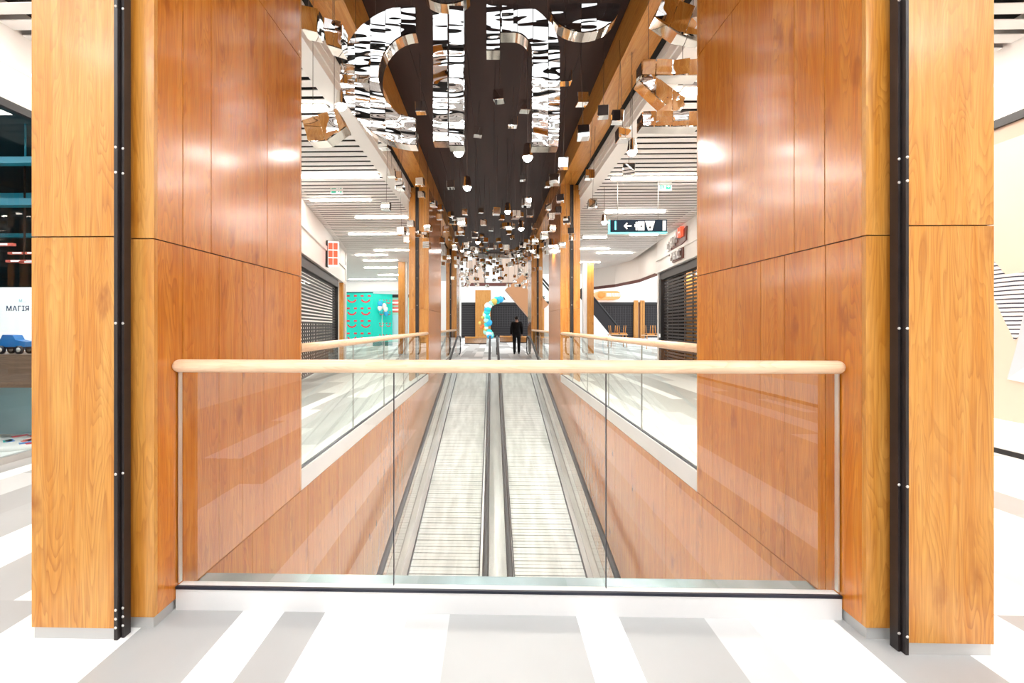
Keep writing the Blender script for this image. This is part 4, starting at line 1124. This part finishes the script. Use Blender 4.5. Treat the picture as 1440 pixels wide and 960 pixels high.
for i, (a, b) in enumerate(((627, 631.5), (634.5, 638), (668.5, 690), (749, 765), (891, 897), (900, 903), (903.5, 906))):
    mb = MB(); mb.box(ex(a), ex(b), YE-0.15, YE+0.4, 0, 3.9 if i not in (2,) else 5.0, 0, off=ro()); struct(mb.build('pillar_end', M['wood']))
t = thing('wall_sign', 'pale illegible raised lettering over the plain far shutter', 'sign', (ex(657), YE-0.02, 4.4))
for k in range(5):
    mb = MB(); x = ex(649+k*3.6); mb.box(x, x+.05, YE-.06, YE, 4.2, 4.5); mb.box(x, x+.2, YE-.06, YE, 4.2, 4.26); mb.box(x+.15, x+.2, YE-.06, YE, 4.2, 4.4); mb.build('raised_letter', M['sign_white'], t)
t = thing('wall_emblem', 'small round emblem with a dark triangle above the wide far shutter', 'sign', (ex(708.5), YE-0.02, 4.2))
mb = MB(); mb.lathe((ex(708.5), YE-.03, 4.15), [(0, -.02), (.36, -.02), (.36, .03), (0, .03)], 20, axis='y'); mb.build('disc', M['sign_white'], t)
mb = MB(); c = ex(708.5); mb.prism([(c-.2, 3.98), (c+.2, 3.98), (c, 4.38)], 'y', YE-.07, YE-.05); mb.build('triangle', M['black'], t)
for k in range(3):
    mb = MB(); x = ex(721)+k*.3; mb.box(x, x+.22, YE-.05, YE, 4.05, 4.12); mb.box(x, x+.05, YE-.05, YE, 4.05, 4.25); mb.build('raised_letter', M['black'], t)
YQ = 46.5
t = thing('food_hall_sign', 'glowing orange pill-shaped sign over the food hall shutter', 'sign', (at_y(855, 415, YQ).x, YQ, 4.3))
a, b = at_y(838, 421, YQ), at_y(873, 409, YQ)
zc = (a.z+b.z)/2; rr = (b.z-a.z)/2
poly = [(b.x-rr+rr*math.cos(math.radians(t_)), zc+rr*math.sin(math.radians(t_))) for t_ in range(-90, 91, 18)]+[(a.x+rr+rr*math.cos(math.radians(t_)), zc+rr*math.sin(math.radians(t_))) for t_ in range(90, 271, 18)]
mb = MB(); mb.prism(poly, 'y', YQ, YQ+1.5); mb.build('light_box', M['cream_glow'], t)
mb = MB(); mb.lathe((a.x+rr*1.2, YQ-.03, zc), [(0, -.01), (rr*.8, -.01), (rr*.8, .03), (0, .03)], 16, axis='y'); mb.box(a.x+rr*1.2, a.x+rr*2.2, YQ-.02, YQ, zc-rr*.5, zc+rr*.6); mb.build('emblem', M['orange_glow'], t)
for k in range(6):
    mb = MB(); x = a.x+rr*2.5+k*.26; mb.box(x, x+.05, YQ-.03, YQ, zc-.12, zc+.2); mb.box(x, x+.17, YQ-.03, YQ, zc+.14, zc+.2); mb.box(x+.12, x+.17, YQ-.03, YQ, zc-.12, zc+.2); mb.build('raised_letter', M['sign_white'], t)

# escalators rising in the food hall and behind the end pillar
def escalator(label, x0, z0, x1, z1, y, w, thick, mats):
    t = thing('escalator', label, 'escalator', (x0, y+w/2, z0))
    d = Vector((x1-x0, 0, z1-z0)).normalized(); n = Vector((-d.z, 0, d.x)) if d.x > 0 else Vector((d.z, 0, -d.x))
    def q(a, b): return (a[0], a[1])
    A = (x0, z0); B = (x1, z1)
    mb = MB(); mb.prism([(A[0], A[1]), (B[0], B[1]), (B[0]+n.x*-thick, B[1]+n.z*-thick), (A[0]+n.x*-thick, A[1]+n.z*-thick)], 'y', y, y+w); mb.build('truss_cladding', mats[0], t)
    for yy in (y, y+w-0.04):
        mb = MB(); mb.prism([(A[0]+n.x*.02, A[1]+n.z*.02), (B[0]+n.x*.02, B[1]+n.z*.02), (B[0]+n.x*.75, B[1]+n.z*.75), (A[0]+n.x*.75, A[1]+n.z*.75)], 'y', yy, yy+.03); mb.build('balustrade', mats[1], t)
        mb = MB(); mb.tube([(A[0]+n.x*.8, yy, A[1]+n.z*.8), (B[0]+n.x*.8, yy, B[1]+n.z*.8)], .06, 8); mb.build('rubber_handrail', M['rubber'], t)
    mb = MB(); L = math.hypot(x1-x0, z1-z0); k = 0
    ns = int(L/0.4)
    for i in range(ns):
        f = (i+.5)/ns; px_, pz_ = x0+(x1-x0)*f, z0+(z1-z0)*f
        mb.box(px_-.18, px_+.18, y+.06, y+w-.06, pz_-.1, pz_+.06)
    mb.build('steps', M['shutter2'], t)
YK = 33.0
a, b = at_y(862, 473, YK), at_y(830, 432, YK)
escalator('white sided escalator with dark balustrades rising left in the food hall', a.x, 0.35, b.x-1.0, b.z+1.0, YK, 1.1, 1.5, (M['white'], M['shutter2']))
YJ = 30.0
a, b = at_y(748, 440, YJ), at_y(718, 405, YJ)
escalator('tan clad escalator descending to the right behind the far right wood wall', a.x+1.1, a.z+0.55, b.x+0.8, b.z+0.9, YJ, 1.2, 1.5, (M['tan'], M['glass_side']))

# balloon arch
YB = 44.0
t = thing('balloon_arch', 'curved garland of turquoise, white and gold balloons by the far shutter', 'balloon arch', (at_y(690, 473, YB).x, YB, 0))
path = [(704, 420), (700, 422), (696, 424.5), (692, 427), (688, 430), (686, 434), (684.5, 438), (684, 442), (685, 446), (686, 450), (686, 454), (685, 458), (684.5, 462), (686, 466), (688, 470), (690, 473)]
bm_ = ['b_turq', 'b_mint', 'b_turq', 'b_white', 'b_turq', 'b_blue', 'b_white', 'b_mint', 'b_gold', 'b_turq']
k = 0
for (px, py) in path:
    for j in range(3):
        p = at_y(px+R.uniform(-2.5, 2.5), py+R.uniform(-1.2, 1.2), YB+R.uniform(-.25, .25)); r = R.uniform(.20, .36)
        p.z = max(p.z, r)
        mb = MB(); mb.lathe(p, [(0, -r), (r*.5, -r*.86), (r*.87, -r*.5), (r, 0), (r*.87, r*.5), (r*.5, r*.86), (0, r)], 12); mb.build('balloon', M[bm_[(k*3+j*2) % 10]], t); k += 1
for (px, py, m_) in ((679, 446, 'b_gold'), (675, 454, 'b_gold'), (681, 450, 'b_orange'), (680, 458, 'b_orange'), (682, 444, 'b_orange'), (677, 460, 'b_orange')):
    p = at_y(px, py, YB); mb = MB(); r = .17
    mb.lathe(p, [(0, -r), (r*.5, -r*.86), (r*.87, -r*.5), (r, 0), (r*.87, r*.5), (r*.5, r*.86), (0, r)], 12); mb.build('balloon', M[m_], t)
mb = MB(); mb.tube([at_y(px, py, YB) for px, py in path[:-1]]+[(at_y(690, 473, YB).x, YB, 0.0)], 0.03, 6); mb.build('arch_frame', M['black'], t)
# curved wooden planter benches
def bench(label, px0, px1, Y, hgt):
    x0, x1 = at_y(px0, 480, Y).x, at_y(px1, 480, Y).x
    t = thing('bench', label, 'bench', ((x0+x1)/2, Y+.3, 0))
    n = 12; P0 = []; P1 = []
    for k in range(n+1):
        f = k/n; P0.append((x0+(x1-x0)*f, Y+0.5*(2*f-1)**2)); 
    for k in range(n+1):
        f = 1-k/n; P1.append((x0+(x1-x0)*f, Y+0.5*(2*f-1)**2+.55))
    mb = MB(); mb.prism(P0+P1, 'z', hgt-.1, hgt); mb.build('seat', M['wood'], t)
    mb = MB()
    for k in range(n):
        for j in range(3):
            f = (k+(j+.2)/3)/n; x = x0+(x1-x0)*f; y = Y+0.5*(2*f-1)**2+.05
            mb.box(x, x+(x1-x0)/n*0.18, y, y+.4, .06, hgt-.1)
    mb.build('slatted_front', M['wood'], t)
    mb = MB(); mb.prism([(p[0], p[1]+.04) for p in P0]+[(p[0], p[1]-.04) for p in P1], 'z', 0, .06); mb.build('plinth', M['black'], t)
bench('curved slatted wooden bench left of the walking person', 653, 684, 31.0, 0.5)
bench('slatted wooden bench behind the walking person', 703, 722, 34.0, 0.5)
bench('slatted wooden bench right of the walking person', 730, 742, 33.0, 0.5)

# dining tables with upturned chairs in the food hall
def cafe(px, Y, i):
    x = at_y(px, 470, Y).x
    t = thing('cafe_table', ('pale cafe table near the foot of the food hall escalator', 'pale cafe table before the narrow right shutter')[i], 'table', (x, Y, 0))
    mb = MB(); mb.box(x-.5, x+.5, Y-.4, Y+.4, .71, .75); mb.build('tabletop', M['wood_rail'], t)
    for sx_ in (-1, 1):
        for sy in (-1, 1):
            mb = MB(); mb.tube([(x+sx_*.42, Y+sy*.32, .71), (x+sx_*.46, Y+sy*.36, 0)], .025, 6); mb.build('leg', M['chair_wood'], t)
    for j, dx in enumerate((-.25, .25)):
        c = thing('dining_chair', 'orange wooden chair upturned on the %s, %s one' % (('table by the escalator foot', 'table before the narrow shutter')[i], ('left', 'right')[j]), 'chair', (x+dx, Y, .75), 'upturned chairs on the cafe tables')
        mb = MB(); mb.box(x+dx-.19, x+dx+.19, Y-.2, Y+.2, .80, .84); mb.build('seat', M['chair_wood'], c)
        mb = MB(); mb.box(x+dx-.19, x+dx+.19, Y-.44, Y-.40, .752, .84); mb.box(x+dx-.19, x+dx+.19, Y-.42, Y-.19, .80, .83); mb.build('backrest', M['chair_wood'], c)
        for sx_ in (-1, 1):
            for sy in (-1, 1):
                mb = MB(); mb.tube([(x+dx+sx_*.16, Y+sy*.17, .83), (x+dx+sx_*.2, Y+sy*.2, 1.27)], .018, 6); mb.build('leg', M['chair_wood'], c)
        mb = MB(); mb.box(x+dx-.12, x+dx+.12, Y-.1, Y+.1, .751, .80); mb.build('cushion', M['black'], c)
cafe(868, 27.0, 0); cafe(918, 25.0, 1)

# ------------------------------------------------------------------ the walking person
def skin(name, verts, edges, radii, mat, parent, root=0, sub=1):
    me = bpy.data.meshes.new(name); off = parent_loc(parent)
    me.from_pydata([Vector(v) for v in verts], edges, [])
    me.materials.append(mat)
    o = bpy.data.objects.new(name, me); COL.objects.link(o); o.parent = parent
    m = o.modifiers.new('Skin', 'SKIN'); m.use_smooth_shade = True
    if not me.skin_vertices: me.attributes
    return o, m
def skinned(name, verts, edges, radii, mat, parent):
    """grow a smooth surface over a joint skeleton with the Skin modifier, then freeze it to a mesh"""
    bm = bmesh.new(); lay = bm.verts.layers.skin.verify()
    bv = [bm.verts.new(v) for v in verts]
    for a, b in edges: bm.edges.new((bv[a], bv[b]))
    for i, v in enumerate(bv):
        r = radii[i]; v[lay].radius = r if isinstance(r, tuple) else (r, r)
        v[lay].use_root = (i == 0)
    me = bpy.data.meshes.new(name); bm.to_mesh(me); bm.free()
    o = bpy.data.objects.new(name, me); COL.objects.link(o)
    m = o.modifiers.new('Skin', 'SKIN'); m.use_smooth_shade = True
    s = o.modifiers.new('Sub', 'SUBSURF'); s.levels = 2; s.render_levels = 2
    dg = bpy.context.evaluated_depsgraph_get()
    me2 = bpy.data.meshes.new_from_object(o.evaluated_get(dg))
    bpy.data.objects.remove(o)
    me2.materials.clear(); me2.materials.append(mat)
    for p in me2.polygons: p.use_smooth = True
    o2 = bpy.data.objects.new(name, me2); COL.objects.link(o2)
    o2.parent = parent
    return o2
t = thing('person', 'person in black jacket and trousers walking away beyond the right walkway, bag hand low', 'person', (1.10, 20.2, 0))
t['label'] = 'person in black jacket and trousers walking away beyond the right moving walkway'
# skeleton, facing +Y; root at the pelvis
V = [(0, 0, .92), (0, .01, 1.08), (0, .01, 1.26), (0, -.005, 1.38), (0, 0, 1.46), (0, .015, 1.53), (0, .02, 1.61), (0, .015, 1.66)]
Rr = [(.145, .10), (.135, .095), (.165, .105), (.13, .085), (.052, .052), (.068, .078), (.076, .092), (.05, .06)]
E_ = [(0, 1), (1, 2), (2, 3), (3, 4), (4, 5), (5, 6), (6, 7)]
def chain(start, pts, rad):
    i = start
    for p, r in zip(pts, rad):
        V.append(p); Rr.append(r); E_.append((i, len(V)-1)); i = len(V)-1
    return i
for s in (-1, 1):
    sh = chain(3, [(s*.17, 0, 1.37), (s*.225, -.02, 1.12), (s*.235, .04+.02*s, .90), (s*.235, .055+.02*s, .83)], [.062, .048, .036, .030])
    b0 = Vector(V[sh])
    for k in range(4):
        y = .03-.02*k
        chain(sh, [(b0.x+s*.004, b0.y+y*1.1, b0.z-.045), (b0.x-s*.004, b0.y+y*1.2+.004, b0.z-.08), (b0.x-s*.016, b0.y+y*1.15+.004, b0.z-(.105, .112, .108, .098)[k])], [.010, .009, .008])
    chain(sh, [(b0.x-s*.02, b0.y+.038, b0.z-.025), (b0.x-s*.03, b0.y+.045, b0.z-.06)], [.011, .009])
    st = .12*s
    chain(0, [(s*.095, 0, .84), (s*.10, st*.35+.03, .48), (s*.10, st*.7-.02, .09), (s*.105, st*.7+.03, .035), (s*.11, st*.7+.13, .03)], [.092, .060, .042, .038, .034])
skinned('body', V, E_, Rr, M['skin'], t)
# jacket
V, Rr, E_ = [(0, 0, .82), (0, .0, 1.0), (0, .01, 1.12), (0, .01, 1.27), (0, -.005, 1.385), (0, 0, 1.44)], [(.205, .155), (.20, .15), (.185, .135), (.198, .14), (.155, .115), (.075, .075)], [(0, 1), (1, 2), (2, 3), (3, 4), (4, 5)]
for s in (-1, 1):
    chain(4, [(s*.178, 0, 1.37), (s*.235, -.02, 1.12), (s*.243, .04+.02*s, .90), (s*.242, .05+.02*s, .865)], [.082, .068, .054, .05])
skinned('jacket', V, E_, Rr, M['cloth_black'], t)
V, Rr, E_ = [(0, 0, 1.06), (0, 0, .96)], [(.17, .125), (.18, .13)], [(0, 1)]
for s in (-1, 1):
    st = .12*s
    chain(1, [(s*.095, 0, .84), (s*.10, st*.35+.03, .48), (s*.10, st*.7-.02, .12), (s*.10, st*.7-.015, .06)], [.112, .080, .064, .062])
skinned('trousers', V, E_, Rr, M['cloth_black'], t)
for s in (-1, 1):
    st = .12*s; V, Rr, E_ = [(s*.102, st*.7-.05, .045)], [.046], []
    chain(0, [(s*.105, st*.7+.05, .045), (s*.112, st*.7+.15, .036)], [.048, .036])
    skinned('shoe', V, E_, Rr, M['rubber'], t)
V, Rr, E_ = [(0, -.030, 1.515)], [(.088, .08)], []
chain(0, [(0, -.022, 1.58), (0, -.008, 1.63), (0, .0, 1.685)], [(.098, .098), (.102, .108), (.08, .088)])
lab(skinned('hair', V, E_, Rr, M['hair'], t), 'short dark hair')
mb = MB(); mb.lathe(t.location+Vector((0, -.004, 1.36)), [(.115, 0), (.10, .03), (.078, .055), (.066, .085), (.060, .088), (.056, .05)], 16); mb.build('collar', M['cloth_black'], t)
for s in (-1, 1):
    mb = MB(); mb.lathe(t.location+Vector((s*.083, .02, 1.575)), [(0, -.03), (.012, -.02), (.014, .01), (0, .032)], 8); mb.build('ear', M['skin'], t)
mb = MB(); mb.prism([(20.2+.098, 1.60), (20.2+.125, 1.565), (20.2+.098, 1.56)], 'x', 1.10-.014, 1.10+.014); mb.build('nose', M['skin'], t)

# ------------------------------------------------------------------ concourse behind the viewpoint (seen only in reflections)
mb = MB(); mb.box(-9, 9, -9.3, -9.0, 0, ZS+0.3); struct(mb.build('wall_back', M['white']))
for i, x in enumerate((-3.4, 0.3, 3.2)):
    mb = MB(); mb.box(x-.3, x+.3, -9.0, -8.7, 0, ZS, 0, off=ro()); struct(mb.build('pillar_back', M['wood']))

# ------------------------------------------------------------------ light
w = bpy.data.worlds.new('World'); SC.world = w; w.use_nodes = True
bg = w.node_tree.nodes['Background']; bg.inputs[0].default_value = (0.95, 0.98, 1.0, 1); bg.inputs[1].default_value = 0.9
def area_light(name, x, y, z, sxx, syy, power, col=(1, .95, .88)):
    l = bpy.data.lights.new(name, 'AREA'); l.shape = 'RECTANGLE'; l.size = sxx; l.size_y = syy; l.energy = power; l.color = col
    o = bpy.data.objects.new(name, l); COL.objects.link(o); o.location = (x, y, z); return o
def spot_light(name, x, y, z, power, ang, tx, ty, tz):
    l = bpy.data.lights.new(name, 'SPOT'); l.energy = power; l.spot_size = math.radians(ang); l.spot_blend = 0.6; l.shadow_soft_size = 0.06; l.color = (1, .95, .88)
    o = bpy.data.objects.new(name, l); COL.objects.link(o); o.location = (x, y, z)
    o.rotation_euler = (Vector((tx, ty, tz))-Vector((x, y, z))).to_track_quat('-Z', 'Y').to_euler(); return o
for i, (px, py, Y) in enumerate(SPOTS):
    p = at_y(px, py, Y)
    spot_light('spot_lamp', p.x, p.y, p.z-0.03, 120, 130, p.x, p.y, 0)

vs = SC.view_settings
vs.view_transform = 'Standard'; vs.look = 'None'; vs.gamma = 1.0; vs.use_curve_mapping = False
vs.exposure = 1.15
SC.cycles.max_bounces = 10; SC.cycles.glossy_bounces = 6; SC.cycles.transparent_max_bounces = 24; SC.cycles.diffuse_bounces = 4
SC.cycles.sample_clamp_indirect = 8.0
SC.cycles.use_denoising = True
